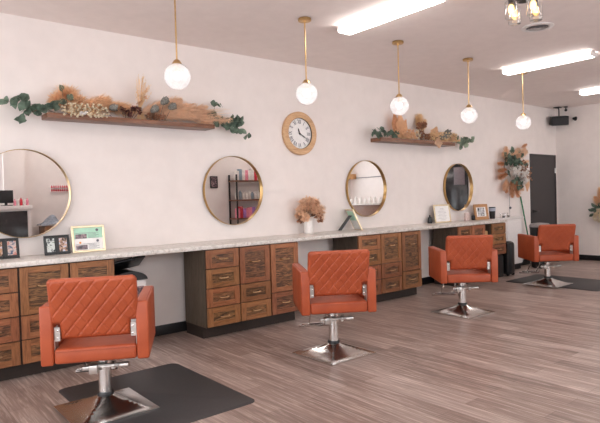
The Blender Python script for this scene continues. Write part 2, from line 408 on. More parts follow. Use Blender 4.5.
# ------------------------------------------------------------------ salon chairs
CHG = 'orange quilted salon chairs'
def chair():
    t = thing('salon_chair', '', 'chair', group=CHG)
    W, D, ta, zb, za, zs = .630, .63, .074, .396, .758, .494
    hw = W/2
    # seat cushion with rolled edges and a slightly crowned top
    mb = MB().box(-hw+ta+.002, hw-ta-.002, -.312, .312, zb+.004, zs, .018, 3)
    seat = mb.build('seat', M['leather'], t, 50)
    sm = MB(); zt = zs-.016
    sm.tube([(-hw+ta+.004, -.3145, zt), (hw-ta-.004, -.3145, zt)], .0028, 5)
    sm.build('piping', M['leather'], seat)
    for s in (-1, 1):
        x0, x1 = sorted((s*hw, s*(hw-ta)))
        a = MB().box(x0, x1, -.316, .316, zb, za, .013, 3).build('armrest', M['leather'], t, 50)
        e = MB(); xo = s*(hw-.012)
        e.tube([(xo, -.300, za-.0005), (xo, .300, za-.0005)], .0022, 5)
        e.build('seam', M['seam'], a)
    # quilted back with notched lower corners
    bw, h0, h1 = .257, .0, .387; nx, nz = .05, .10; nu, nv = 120, 96; T = .034; rr = .03
    rc = .032
    def corner(u, v):
        a, b = abs(u)-(bw-rc), v-(h1-rc)
        return math.hypot(a, b) if a > 0 and b > 0 else None
    def inside(u, v):
        c = corner(u, v)
        return not (abs(u) > bw-nx and v < nz) and not (c and c > rc)
    def edist(u, v):
        c = corner(u, v)
        d = rc-c if c is not None else min(bw-abs(u), h1-v, v)
        if v >= nz-1e-6 and abs(u) > bw-nx: d = min(d, v-nz)
        if v < nz: d = min(d, bw-nx-abs(u))
        if v >= nz and abs(u) <= bw-nx: d = min(d, math.hypot(max(0, bw-nx-abs(u)), v-nz)) if v-nz < rr and abs(u) > bw-nx-rr else d
        return max(0, d)
    us = sorted(set([round(-bw+2*bw*i/nu, 5) for i in range(nu+1)]+[-(bw-nx), bw-nx, -bw+.004, bw-.004])); vs_ = sorted(set([round(h1*i/nv, 5) for i in range(nv+1)]+[nz, .004, h1-.004]))
    V = []; F = []; idx = {}
    tilt = .112/.39
    def vert(i, j, side):
        u, v = us[i], vs_[j]; e = edist(u, v); hgt = T*math.sqrt(max(0, 1-(1-min(e/rr, 1))**2))
        g = 0
        if side < 0 and e > .012:
            per = .063
            d1 = abs(((u*.77 - v*.64)/per) % 1 - .5)*per; d2 = abs(((u*.77 + v*.64)/per) % 1 - .5)*per
            g = .0058*math.exp(-(d1/.0042)**2)+.0045*math.exp(-(d2/.0036)**2)
            g = min(g, .0058)*min(1, (e-.012)/.012)
        key = (i, j, 0 if hgt < 1e-6 else side)
        if key not in idx:
            idx[key] = len(V); y = side*max(hgt-g, 0)
            V.append((u, -.243 - v*tilt + y, .540+v))
        return idx[key]
    for i in range(len(us)-1):
        for j in range(len(vs_)-1):
            if not inside((us[i]+us[i+1])/2, (vs_[j]+vs_[j+1])/2): continue
            for side in (-1, 1):
                q = [vert(i, j, side), vert(i+1, j, side), vert(i+1, j+1, side), vert(i, j+1, side)]
                q = list(dict.fromkeys(q))
                if len(q) > 2: F.append(q if side < 0 else q[::-1])
    mb = MB(); mb.add(V, F); mb.build('backrest', M['leather'], t, 60)
    for s in (-1, 1):
        b = MB(); x0, x1 = sorted((s*.205, s*.240))
        b.box(x0, x1, -.285, -.279, .536, .624, .002, 1)
        xa, xb = sorted((s*.236, s*.241)); b.box(xa, xb, -.283, -.20, .47, .618, .001, 1)
        br = b.build('bracket', M['steel'], t)
        k = MB()
        for z in (.556, .602): k.lathe([(.006, 0), (.006, .003), (.002, .005)], 10, rotT(s*.217, -.285, z, rx=PI/2))
        k.build('screw', M['chrome'], br)
    # under-seat plate, pump and post
    MB().box(-.12, .12, -.12, .12, zb-.026, zb+.004, .003, 1).build('swivel_plate', M['blackm'], t)
    MB().lathe([(.046, .075), (.046, .11), (.042, .114), (.042, .33), (.046, .332), (.046, .395)], 28).build('hydraulic_post', M['chrome'], t, 30)
    p = MB().box(-.085, -.03, -.095, .0, .262, .318, .006).box(-.125, -.08, -.085, -.055, .285, .312, .006)
    p.tube([(-.04, -.06, .305), (.10, -.07, .305), (.125, -.07, .305)], .012, 8).lathe([(.026, 0), (.026, .02)], 14, rotT(.055, -.07, .305, ry=PI/2))
    p.build('pump_housing', M['steel'], t)
    MB().tube([(.11, -.07, .305), (.165, -.085, .310)], .016, 10).build('pump_lever', M['steel'], t)
    f = MB()
    for x in (-.17, -.03): f.tube([(x, .16, zb-.01), (x, .20, .30), (x, .34, .175), (x, .40, .150)], .008, 8)
    f.tube([(-.26, .40, .150), (.03, .40, .150)], .012, 8).tube([(-.24, .34, .178), (.02, .34, .178)], .009, 8)
    f.build('footrest', M['chrome'], t)
    return t
def chair_base(t, rz):
    # square chrome base swept up to the post, corners creased
    n = 24; S = .262; vs = []; fs = []
    for i in range(n+1):
        for j in range(n+1):
            x, y = -1+2*i/n, -1+2*j/n
            r = max(abs(x), abs(y)); q = math.hypot(x, y); k = max(0, min(1, (r-.12)/.3)); e = k*r+(1-k)*min(q, 1)
            z = .010+.095*max(0, 1-max(e, .16)/.97)**1.7/(1-.16/.97)**1.7
            vs.append((x*S, y*S, z))
    for i in range(n):
        for j in range(n):
            a = i*(n+1)+j; fs.append((a, a+n+1, a+n+2, a+1))
    o = len(vs); cs = [(-S, -S), (S, -S), (S, S), (-S, S)]
    ring = [i*(n+1) for i in range(n)] + [n*(n+1)+j for j in range(n)] + [(n-i)*(n+1)+n for i in range(n)] + [n-j for j in range(n)]
    for a in ring: vs.append((vs[a][0], vs[a][1], 0))
    L = len(ring)
    for k in range(L): fs.append((o+k, o+(k+1) % L, ring[(k+1) % L], ring[k]))
    fs.append(tuple(o+k for k in range(L-1, -1, -1)))
    mb = MB(); mb.add(vs, fs)
    b = mb.build('base', M['chrome'], t, 14); b.rotation_euler = (0, 0, rz)
    c = MB().lathe([(.054, .088), (.054, .112), (.049, .120), (.042, .120)], 24).build('collar', M['blackp'], b)
proto = chair(); chair_base(proto, math.radians(27.8))
SPOTS = [(1.258, -1.642, .011, -27.8, 'nearest orange quilted salon chair, on the black mat at lower left'),
         (3.23, -1.754, .0, -32.3, 'second orange quilted salon chair from the left, on bare floor in front of the vase'),
         (5.412, -1.599, .0, -40.9, 'third orange quilted salon chair from the left, in front of the far oak cabinet'),
         (7.86, -1.404, .011, -41.2, 'farthest orange salon chair, on the dark mat near the charcoal door')]
for k, (x, y, z, a, lab) in enumerate(SPOTS):
    if k == 0:
        o = proto; o.location = (x, y, z); o.rotation_euler = (0, 0, math.radians(a)); o['label'] = lab
    else: o = dup(proto, (x, y, z), math.radians(a), lab)
    for ch in o.children:
        nm_ = ch.name.split('.')[0]
        if nm_ == 'base': ch.rotation_euler = (0, 0, math.radians(-a))
        elif nm_ != 'hydraulic_post': ch.location.z = (0, .016, -.006, -.026)[k]
def mat(name, x0, x1, y0, y1, label):
    mb = MB(); pts = []; r = .06
    for cx, cy, a0 in ((x1-r, y1-r, 0), (x0+r, y1-r, 90), (x0+r, y0+r, 180), (x1-r, y0+r, 270)):
        for k in range(7): a = math.radians(a0+15*k); pts.append((cx+r*math.cos(a), cy+r*math.sin(a)))
    n = len(pts); cx, cy = (x0+x1)/2, (y0+y1)/2
    vs = [(x, y, .0005) for x, y in pts]+[(x, y, .004) for x, y in pts]+[(cx+(x-cx)*.97, cy+(y-cy)*.97, .011) for x, y in pts]
    fs = [tuple(range(n-1, -1, -1)), tuple(2*n+k for k in range(n))]
    for l in (0, 1): fs += [(l*n+k, l*n+(k+1) % n, (l+1)*n+(k+1) % n, (l+1)*n+k) for k in range(n)]
    mb.add(vs, fs); tag(mb.build(name, M['rubber'], None, 20), label, 'mat', 'anti-fatigue mats under the chairs')
mat('floor_mat', 1.12, 2.08, -2.23, -1.0, 'black rubber floor mat under the nearest chair')
mat('floor_mat', 7.74, 8.75, -2.15, -.78, 'dark rubber floor mat under the farthest chair')

# ------------------------------------------------------------------ mirrors
MG = 'round brass-framed wall mirrors'
ML = ['largest-looking round mirror with brass frame, cut off by the left edge', 'round brass mirror reflecting shelves of bottles, left of the clock',
      'round brass mirror right of the white vase, under the second plant shelf', 'farthest round brass mirror, reflecting a black doorway']
mr = thing('round_mirror', ML[0], 'mirror', (1.176, 0, 1.487), 0, MG)
r0 = .3905
MB().lathe([(r0-.012, .002), (r0, .002), (r0, .043), (r0-.001, .045), (r0-.004, .045), (r0-.004, .012), (r0-.012, .012), (r0-.012, .002)], 72, rotT(0, 0, 0, rx=PI/2), False).build('frame', M['antique'], mr, 30)
MB().lathe([(r0-.0045, .004), (r0-.0045, .016)], 72, rotT(0, 0, 0, rx=PI/2)).build('glass', M['mirror'], mr, 30)
for k in (1, 2, 3): dup(mr, (1.176+2.1752*k, 0, 1.487), 0, ML[k])

# ------------------------------------------------------------------ clock
ck = thing('wall_clock', 'round wall clock with oak rim and roman numerals', 'clock', (4.345, 0, 2.187))
MB().lathe([(.262, .002), (.27, .006), (.27, .032), (.262, .042), (.20, .046), (.192, .042), (.190, .018)], 64, rotT(0, 0, 0, rx=PI/2), False).build('rim', M['oakrim'], ck, 30)
dl = MB().lathe([(.195, .004), (.195, .018)], 64, rotT(0, 0, 0, rx=PI/2)).build('dial', M['dial'], ck, 30)
MB().lathe([(.1915, .019), (.1915, .034), (.1885, .034), (.1885, .019)], 64, rotT(0, 0, 0, rx=PI/2), False).build('inner_ring', M['blackm'], ck, 30)
ROM = ['XII', 'I', 'II', 'III', 'IIII', 'V', 'VI', 'VII', 'VIII', 'IX', 'X', 'XI']
nm = MB()
def stroke(T, xa, za, xb, zb, w):
    dx, dz = xb-xa, zb-za; L = math.hypot(dx, dz); px, pz = -dz/L*w/2, dx/L*w/2
    nm.add([(xa+px, -.0195, za+pz), (xa-px, -.0195, za-pz), (xb-px, -.0195, zb-pz), (xb+px, -.0195, zb+pz)], [(0, 1, 2, 3)], T)
for k, s in enumerate(ROM):
    T = Matrix.Rotation(2*PI*k/12, 4, 'Y') @ Matrix.Translation((0, 0, .148))
    wd = {'I': .013, 'V': .030, 'X': .030}; tot = sum(wd[c] for c in s); x = -tot/2; hh = .026
    for c in s:
        w = wd[c]; m = x+w/2
        if c == 'I': stroke(T, m, -hh, m, hh, .007)
        if c == 'V': stroke(T, x+.004, hh, m, -hh, .008); stroke(T, m, -hh, x+w-.004, hh, .004)
        if c == 'X': stroke(T, x+.003, hh, x+w-.003, -hh, .008); stroke(T, x+.003, -hh, x+w-.003, hh, .004)
        x += w
nm.build('numerals', M['ink'], dl, 0)
def hand(ang, L, w, y, nmz):
    T = Matrix.Rotation(ang, 4, 'Y')
    MB().add([(-w/2, y, -.02), (w/2, y, -.02), (w*.9, y, L*.55), (0, y, L), (-w*.9, y, L*.55), (-w/2, y-.002, -.02), (w/2, y-.002, -.02), (w*.9, y-.002, L*.55), (0, y-.002, L), (-w*.9, y-.002, L*.55)],
             [(0, 1, 2, 3, 4), (9, 8, 7, 6, 5), (0, 5, 6, 1), (1, 6, 7, 2), (2, 7, 8, 3), (3, 8, 9, 4), (4, 9, 5, 0)], T).build(nmz, M['blackm'], ck, 0)
hand(math.radians(-20), .075, .010, -.022, 'hour_hand'); hand(math.radians(120), .135, .008, -.026, 'minute_hand')
MB().lathe([(.010, .018), (.010, .03)], 16, rotT(0, 0, 0, rx=PI/2)).build('hub', M['blackm'], ck)

# ------------------------------------------------------------------ pendant lamps
PG = 'brass pendant lamps with glass globes'
PLB = ['leftmost globe pendant, its brass rod cut off by the top edge', 'second globe pendant from the left, in front of the clock',
       'third globe pendant from the left, over the second plant shelf', 'fourth globe pendant from the left, over the farthest mirror', 'farthest globe pendant, beside the wall wreath']
pd = thing('pendant_lamp', PLB[0], 'lamp', (1.997, -1.379, H), 0, PG)
zg = 2.352-H; rg = .102
MB().lathe([(.06, -.001), (.062, -.004), (.062, -.022), (.058, -.026), (.012, -.028), (.012, -.04)], 28).build('canopy', M['brass'], pd)
MB().lathe([(.0065, -.03), (.0065, zg+rg+.02)], 10).build('rod', M['brass'], pd)
MB().lathe([(.012, zg+rg+.03), (.024, zg+rg+.022), (.036, zg+rg+.002), (.040, zg+rg-.010), (.018, zg+rg-.012), (.016, zg+.035)], 24).build('cap', M['brass'], pd)
MB().sphere((0, 0, zg), rg, 40, 26).build('globe', M['globe'], pd, 80)
MB().sphere((0, 0, zg+.005), .03, 16, 10).build('bulb', M['bulb'], pd, 80)
for k in range(1, 5): dup(pd, (1.995+1.3245*k, -1.379, H), 0, PLB[k])

# ------------------------------------------------------------------ ceiling fixtures
SG = 'fluorescent strip lights on the ceiling'
st = thing('strip_light', 'long white ceiling strip light nearest, at the top centre of the photo', 'light', (3.81, -1.39, H), 0, SG)
MB().box(-.05, .05, -1.155, .0, -.016, -.0005, .003, 1).box(-.085, .085, -1.162, -1.145, -.068, -.012, .004, 1).box(-.085, .085, -.017, .0, -.068, -.012, .004, 1).build('housing', M['whitem'], st)
MB().box(-.084, .084, -1.144, -.018, -.066, -.0165, .016, 3).build('diffuser', M['tube'], st)
dup(st, (6.95, -1.31, H), 0, 'white ceiling strip light between the round vent and the farthest pendant')
dup(st, (9.56, -1.20, H), 0, 'farthest white ceiling strip light, near the wall speaker')
for k, x in enumerate((.6, 2.9, 5.2, 7.5, 9.8)):
    dup(st, (x, -4.6, H), 0, 'added unseen ceiling strip light of the rear fill row, behind the camera, %s' % ('leftmost', 'second from the left', 'third from the left', 'fourth from the left', 'rightmost')[k])  # rear row added out of view as fill for front wall and room
dup(st, (.6, -1.4, H), 0, 'added unseen ceiling strip light in line with the front row, left of the frame')  # extra fixture out of view, added for its light

vt = thing('ceiling_vent', 'round ceiling vent with dark louvres between strip lights', 'vent', (5.45, -2.53, H))
MB().lathe([(.155, -.0005), (.155, -.006), (.12, -.016), (.108, -.012), (.108, -.0005)], 40, None, False).build('ring', M['whitem'], vt)
MB().lathe([(.106, -.003), (.106, -.001)], 32).build('backing', M['ink'], vt)
sl = MB()
for r in (.03, .055, .08): sl.lathe([(r, -.004), (r+.012, -.014), (r+.014, -.014), (r+.003, -.004)], 32, None, False)
sl.build('louvre', simple('grey_louvre', (170, 164, 162), .5), vt)

ch = thing('ceiling_lamp', 'ceiling lamp with clear glass jar shades, cut by the top edge', 'lamp', (4.215, -3.04, H))
MB().box(-.15, .15, -.15, .15, -.03, -.0005, .004, 1).build('canopy', M['steel'], ch)
MB().lathe([(.014, -.13), (.014, -.03)], 12).lathe([(.05, -.15), (.05, -.11)], 20).build('stem', M['blackm'], ch)
for k in range(4):
    a = PI/4+PI/2*k+.35; x, y = .115*math.cos(a), .115*math.sin(a)
    MB().tube([(0, 0, -.12), (x*.6, y*.6, -.10), (x, y, -.11), (x, y, -.145)], .007, 8).lathe([(.022, -.175), (.022, -.135)], 16, Matrix.Translation((x, y, 0))).build('arm', M['blackm'], ch)
    j = MB().lathe([(.024, -.145), (.046, -.16), (.05, -.17), (.05, -.285), (.045, -.295), (.002, -.297)], 24, Matrix.Translation((x, y, 0)), False).build('jar_shade', M['clear'], ch, 40)
    MB().sphere((x, y, -.22), .024, 12, 8, (1, 1, 1.7)).build('bulb', M['filament'], j)

# speaker in the corner
sp = thing('wall_speaker', 'black speaker hanging on a bracket in the ceiling corner', 'speaker', (10.92, -.19, 2.78))
Ts = rotT(0, 0, 0, rx=.18, rz=math.radians(-52))
MB().box(-.16, .16, -.10, .10, -.09, .09, .018, 3, Ts).build('cabinet_shell', M['blackp'], sp)
MB().box(-.148, .148, -.105, -.098, -.078, .078, .004, 1, Ts).build('grille', simple('speaker_grille', (44, 44, 46), .8, var=.3, scale=240), sp)
MB().tube([(0, .0, .08), (0, .0, .22), (.03, .03, .262)], .012, 8).box(-.05, .07, -.03, .09, .255, .2695, .003, 1).build('bracket', M['blackm'], sp)
cm = thing('security_camera', 'small black camera on the right wall beside the speaker', 'camera', (XR, -.40, 2.80))
MB().lathe([(.03, 0), (.03, .012)], 16, rotT(-.001, 0, 0, ry=-PI/2)).build('mount', M['blackm'], cm)
MB().tube([(-.012, 0, 0), (-.05, 0, .01)], .008, 8).lathe([(.022, -.03), (.026, -.02), (.026, .04), (.02, .045)], 16, rotT(-.07, -.01, .012, rx=PI/2-.2)).build('camera_body', M['blackp'], cm)
cm2 = thing('spot_camera', 'small black dome camera on the ceiling in the corner', 'camera', (10.98, -.30, H))
MB().lathe([(.035, -.0005), (.035, -.02), (.012, -.022), (.012, -.05)], 16).build('mount', M['blackm'], cm2)
MB().sphere((0, 0, -.07), .028, 14, 10).build('camera_head', M['blackp'], cm2)

# ------------------------------------------------------------------ botanical helpers
def rnd(s): return R.uniform(-s, s)
def vec(s): return Vector((rnd(s), rnd(s), rnd(s)))
def branch(name, label, loc, nodes, leaves, L, W, m, cat='foliage', group=None):
    """nodes: stem polylines; leaves: points where a leaf sits"""
    t = thing(name, label, cat, loc, 0, group); o = Vector(loc)
    s = MB()
    for ln in nodes: s.tube([Vector(p)-o for p in ln], .0035, 5, .0015)
    s.build('stem', M['stem'], t)
    l = MB()
    for p in leaves:
        q = Vector(p)-o
        q = q+vec(.02); d = Vector((rnd(1), -.35+rnd(.3), rnd(1))).normalized(); l.leaf(q-d*L*.5, d, Vector((rnd(.9), -1, rnd(.9))), L*R.uniform(.75, 1.25), W*R.uniform(.85, 1.15))
    l.build('leaves', m, t, 60)
    return t
def interp(pts, n, jit=0):
    pts = [Vector(p) for p in pts]; out = []
    for k in range(n):
        f = k/(n-1)*(len(pts)-1); i = min(int(f), len(pts)-2); out.append(pts[i].lerp(pts[i+1], f-i)+vec(jit))
    return out
def plume(mb, p, d, L, rad, n, w=.004, sl=.35, taper=True):
    """feathery seed head along d"""
    p = Vector(p); d = Vector(d).normalized()
    for k in range(n):
        t = R.random(); r = rad*(math.sin(PI*min(1, .15+.85*t))**.7 if taper else 1)
        side = vec(1); side = side-d*side.dot(d)
        if side.length < .05: continue
        side.normalize(); q = p+d*L*t
        mb.strand(q, d*.9+side*R.uniform(.3, 1.1), r*R.uniform(.7, 1.5), w, Vector((0, 0, -.15))+d*.2)
def tuft(mb, c, r, n, w=.004, up=.2):
    for k in range(n):
        d = vec(1); d.z += up
        if d.length < .1: continue
        d.normalize(); mb.strand(Vector(c)+d*r*R.uniform(0, .45), d+vec(.4), r*R.uniform(.45, .75), w, Vector((0, 0, -.3)))
def pod(mb, c, d, r):
    d = Vector(d).normalized(); T = Matrix.Translation(c) @ d.to_track_quat('Z', 'Y').to_matrix().to_4x4()
    mb.lathe([(.004, -1.2*r), (.55*r, -.9*r), (.9*r, -.2*r), (r, .3*r), (.8*r, .9*r), (.35*r, 1.3*r), (.01, 1.4*r)], 12, T, False)
    for k in range(10):
        a = k*2.4; q = T @ Vector((math.cos(a)*.8*r, math.sin(a)*.8*r, -.4*r+.1*k*r)); e = (T.to_3x3() @ Vector((math.cos(a)*.35, math.sin(a)*.35, 1))).normalized()
        mb.leaf(q, e, T.to_3x3() @ Vector((math.cos(a), math.sin(a), 0)), r*.9, r*.6, .05)
def bloom(mb, c, r, n=26, m=None):
    for k in range(n):
        d = vec(1); d.y -= .3
        d = d.normalized(); mb.leaf(Vector(c)+d*r*.35, d, vec(1), r*.75, r*.6, .3)

# ------------------------------------------------------------------ floating shelf (near)
SH = 'floating wooden shelves with dried plants'
SY = -.10; Z1 = 2.192
s1 = B(1.345, 3.02, -.205, -.002, 2.146, 2.190, .003).build('floating_shelf', M['shelf_wood']); tag(s1, 'long walnut floating shelf above the two left mirrors', 'shelf', SH)
NB = 'dried plants on the left shelf'
e1 = [(1.028, 2.265), (1.105, 2.281), (1.137, 2.301), (1.185, 2.297), (1.104, 2.238), (1.158, 2.208), (1.204, 2.2), (1.263, 2.243), (1.30, 2.2), (1.162, 2.125), (1.286, 2.225), (1.37, 2.243), (1.421, 2.256), (1.20, 2.25), (1.33, 2.22), (1.25, 2.205)]
branch('eucalyptus_branch', 'green eucalyptus branch hanging off the left end of the left shelf', (1.42, -.12, 2.2),
       [[(1.46, -.12, 2.1935), (1.33, -.14, 2.235), (1.15, -.16, 2.275), (1.03, -.17, 2.26)], [(1.40, -.13, 2.21), (1.27, -.16, 2.21), (1.162, -.19, 2.14)]],
       [(x, -.15-R.random()*.05, z) for x, z in e1]*2, .092, .07, M['euc'], 'foliage', NB)
branch('eucalyptus_sprig', 'upright three-leaf eucalyptus sprig on the left shelf before the golden plume', (1.5, -.16, Z1),
       [[(1.5, -.16, Z1+.004), (1.49, -.17, 2.30), (1.486, -.17, 2.41)]], [(1.486, -.17, 2.415), (1.485, -.18, 2.32), (1.555, -.18, 2.335)], .09, .075, M['euc'], 'foliage', NB)
def fluffy(name, label, loc, items, m, stems=None, cat='dried plant', group=NB, leafname='plume'):
    t = thing(name, label, cat, loc, 0, group); o = Vector(loc)
    if stems:
        s = MB()
        for ln in stems: s.tube([Vector(p)-o for p in ln], .003, 5)
        s.build('stem', M['stem'], t)
    mb = MB()
    for it in items:
        if it[0] == 'p': plume(mb, Vector(it[1])-o, it[2], *it[3:])
        else: tuft(mb, Vector(it[1])-o, *it[2:])
    mb.build(leafname, m, t, 0); return t
fluffy('golden_plume', 'round golden fluffy plume at the left of the left shelf', (1.55, -.08, Z1), [('t', (1.55, -.09, 2.355), .145, 1500, .005), ('t', (1.45, -.10, 2.32), .10, 600, .005), ('t', (1.65, -.09, 2.32), .10, 600, .005)], M['tan'], [[(1.55, -.08, Z1+.004), (1.53, -.09, 2.36)]])
fluffy('golden_grass', 'low golden feathery grass lying along the left shelf beside the round plume', (1.85, -.09, Z1), [('p', (1.66, -.09, 2.29), (1, 0, .22), .28, .11, 1500, .005), ('p', (1.84, -.09, 2.33), (1, 0, -.12), .36, .10, 1400, .005)], M['tan'], [[(1.63, -.09, 2.29), (1.75, -.09, 2.2)], [(1.85, -.09, 2.30), (1.95, -.09, 2.21)]])
def berries(name, label, loc, pts, m, r, group=NB, n=0):
    t = thing(name, label, 'dried plant', loc, 0, group); o = Vector(loc)
    s = MB(); b = MB()
    for p in pts:
        p = Vector(p); s.tube([Vector((o.x+(p.x-o.x)*.4, o.y, o.z+.003))-o, p-o], .0015, 4); b.sphere(p-o, r*R.uniform(.7, 1.2), 8, 6)
    s.build('stem', M['straw'], t); b.build('blossom', m, t, 80); return t
berries('cream_filler_flowers', 'cluster of tiny cream blossoms spilling along the left shelf front', (1.64, -.17, Z1),
        [(R.uniform(1.47, 1.90), -.16-R.random()*.04, R.uniform(2.21, 2.30)) if k % 4 else (R.uniform(1.47, 1.86), -.221-R.random()*.01, R.uniform(2.165, 2.21)) for k in range(120)], M['cream'], .011)
berries('white_flower', 'small bright white flower at the front of the left shelf', (1.645, -.20, Z1), [(1.645+rnd(.035), -.215, 2.20+rnd(.012)) for k in range(16)], M['white'], .012)
def pods(name, label, loc, lst, group=NB, m='pod'):
    t = thing(name, label, 'dried plant', loc, 0, group); o = Vector(loc); mb = MB(); s = MB()
    for p, d, r in lst:
        p = Vector(p); pod(mb, p-o, d, r); s.tube([p-o, Vector((p.x-o.x-d[0]*.1, p.y-o.y, .004))], .003, 5)
    s.build('stem', M['stem'], t); mb.build('seed_head', M[m], t, 50)
pods('grey_pod', 'single grey-green pod beside the golden grass on the left shelf', (1.93, -.15, Z1), [((1.94, -.16, 2.285), (1, 0, .2), .035)])
def blooms(name, label, loc, lst, m, group=NB, cat='dried plant'):
    t = thing(name, label, cat, loc, 0, group); o = Vector(loc); mb = MB(); s = MB()
    for p, r in lst:
        bloom(mb, Vector(p)-o, r); s.tube([Vector(p)-o, ((p[0]-o.x)*.5, 0, .004)], .0025, 5)
    s.build('stem', M['stem'], t); mb.build('blossom', M[m], t, 60); return t
blooms('plum_blossoms', 'dark plum dried blossoms left of the wheat sheaf', (2.09, -.13, Z1), [((2.03+.022*k+rnd(.01), -.14+rnd(.03), 2.23+R.random()*.075), .028) for k in range(9)], 'purple')
w = thing('wheat_sheaf', 'upright pale wheat sheaf standing on the left shelf', 'dried plant', (2.225, -.12, Z1), 0, NB)
s_ = MB(); hd = MB()
for k in range(34):
    a = rnd(1); b = rnd(.6); top = Vector((.06*a+.03, -.02+.05*b, R.uniform(.22, .42))); base = Vector((.055*rnd(1), .03*rnd(1), .002))
    mid = Vector((.010*a, 0, .12)); s_.tube([base, mid, top], .0022, 4)
    plume(hd, top-Vector((0, 0, .05)), (top-mid), .09, .018, 12, .004)
s_.build('stem', M['straw'], w); hd.build('seed_head', M['straw'], w, 0)
MB().lathe([(.016, .11), (.019, .118), (.016, .126)], 12, None, False).build('tie', M['stem'], w)
s2_ = MB()
for p in ((.0, -.03, .18), (.05, -.03, .22), (.06, -.02, .30), (-.03, -.03, .16)): bloom(s2_, p, .018, 8)
s2_.build('brown_petals', M['rust'], w, 0)
fluffy('pampas_bundle', 'big tan pampas bundle fanning right from the wheat sheaf', (2.40, -.12, Z1),
       [('p', (2.24, -.12, 2.27), (1, -.05, .18), .55, .12, 2000, .005), ('p', (2.26, -.10, 2.29), (1, -.02, .34), .46, .10, 1500, .005), ('p', (2.42, -.17, 2.26), (1, -.05, .22), .55, .08, 1200, .005), ('p', (2.33, -.14, 2.25), (1, -.1, .04), .60, .085, 1300, .005), ('p', (2.4, -.10, 2.28), (1, 0, .30), .48, .04, 700, .005), ('p', (2.55, -.12, 2.28), (1, 0, .12), .48, .07, 900, .005)], M['tan2'],
       [[(2.27, -.13, 2.24), (2.8, -.15, 2.38)], [(2.3, -.12, 2.21), (2.8, -.14, 2.3)]])
blooms('brown_blooms', 'dried brown blooms at the foot of the pampas bundle, left shelf', (2.33, -.15, Z1), [((2.30+.035*k, -.17, 2.235+rnd(.015)), .036) for k in range(5)], 'brown')
pods('grey_pods', 'three grey-green pods on top of the pampas bundle', (2.5, -.16, Z1), [((2.45, -.20, 2.385), (.6, -.3, .6), .038), ((2.53, -.20, 2.338), (.8, -.3, .4), .036), ((2.34, -.20, 2.295), (.5, -.4, .5), .038)])
g = thing('long_grass', 'thin tan grass stalks pointing right off the left shelf', 'dried plant', (2.85, -.13, Z1), 0, NB)
gm = MB()
for k in range(140): p0 = Vector((-.25+rnd(.1), -.01+rnd(.03), .03+R.random()*.06)); gm.strand(p0, (1, rnd(.15), .12+rnd(.16)), R.uniform(.4, .68), .006, Vector((0, 0, -.08)))
for k in range(16): plume(gm, (-.05+.02*k, -.04+rnd(.03), .05+.03*rnd(1)), (1, 0, rnd(.25)), .16, .045, 90, .004)
gm.build('stalks', M['tan2'], g, 0)
e2x = [(3.14+R.uniform(-.08, .22), 2.25+R.uniform(-.06, .05)) for k in range(16)]
e2 = [(3.069, 2.429), (3.143, 2.403), (3.088, 2.279), (3.05, 2.30), (3.12, 2.27), (3.174, 2.235), (3.227, 2.256), (3.306, 2.272), (3.359, 2.287), (3.30, 2.22), (3.384, 2.233), (3.288, 2.16), (3.367, 2.142), (3.42, 2.13), (3.486, 2.092), (3.02, 2.27), (3.2, 2.21), (3.25, 2.20), (3.40, 2.26)]
branch('eucalyptus_branch', 'green eucalyptus branch drooping off the right end of the left shelf', (2.98, -.13, 2.2),
       [[(2.95, -.13, 2.1935), (3.12, -.13, 2.265), (3.28, -.14, 2.23), (3.48, -.15, 2.10)], [(2.98, -.12, 2.21), (3.05, -.13, 2.33), (3.08, -.13, 2.42)], [(3.1, -.13, 2.26), (3.25, -.14, 2.27), (3.39, -.14, 2.26)]],
       [(x-.02, -.13-R.random()*.04, z) for x, z in e2+e2x]*2, .078, .064, M['euc'], 'foliage', NB)

# ------------------------------------------------------------------ floating shelf (far)
NF = 'dried plants on the right shelf'; Z2 = 2.192
s2 = B(5.65, 7.37, -.205, -.002, 2.138, 2.190, .003).build('floating_shelf', M['shelf_wood']); tag(s2, 'walnut floating shelf above the third mirror, right of the clock', 'shelf', SH)
e3 = [(5.54, 2.241), (5.60, 2.30), (5.70, 2.29), (5.68, 2.225), (5.82, 2.228), (5.89, 2.27), (5.97, 2.21), (6.01, 2.25), (5.56, 2.27), (5.64, 2.25), (5.74, 2.26), (5.78, 2.24), (5.93, 2.22), (5.85, 2.25)]
branch('eucalyptus_branch', 'green eucalyptus branch at the left end of the right shelf', (5.75, -.13, Z2), [[(6.05, -.13, 2.1935), (5.8, -.14, 2.25), (5.54, -.15, 2.25)]],
       [(x, -.15-R.random()*.05, z) for x, z in e3]*2, .09, .07, M['euc'], 'foliage', NF)
pl = thing('palm_spears', 'pair of tall golden dried palm spears standing on the right shelf', 'dried plant', (6.12, -.12, Z2), 0, NF)
def spear(mb, base, d, L, W):
    d = Vector(d).normalized(); n = 9
    side = d.cross(Vector((0, -1, 0))).normalized()
    vs = []; fs = []
    for k in range(n*2+1):
        f = k/(n*2)*2-1
        for t in (0, .35, .7, 1):
            wk = {0: .1, .35: .85, .7: 1, 1: .35}[t]; tl = t*(1-.22*f*f if t > .5 else 1)
            vs.append(Vector(base)+d*L*tl+side*W/2*wk*f+Vector((0, (-.006 if k % 2 else .006), 0)))
    for k in range(n*2):
        for j in range(3): a = k*4+j; fs.append((a, a+1, a+5, a+4))
    mb.add(vs, fs)
m1 = MB(); spear(m1, (-.05, 0, .02), (-.1, 0, 1), .38, .15); m1.build('palm_leaf', M['rust'], pl, 0)
m1 = MB(); spear(m1, (.02, -.03, .02), (-.06, 0, 1), .38, .19); m1.build('palm_leaf', M['tan'], pl, 0)
m1 = MB(); spear(m1, (.06, -.01, .02), (.35, 0, 1), .29, .15); m1.build('palm_leaf', M['tan'], pl, 0)
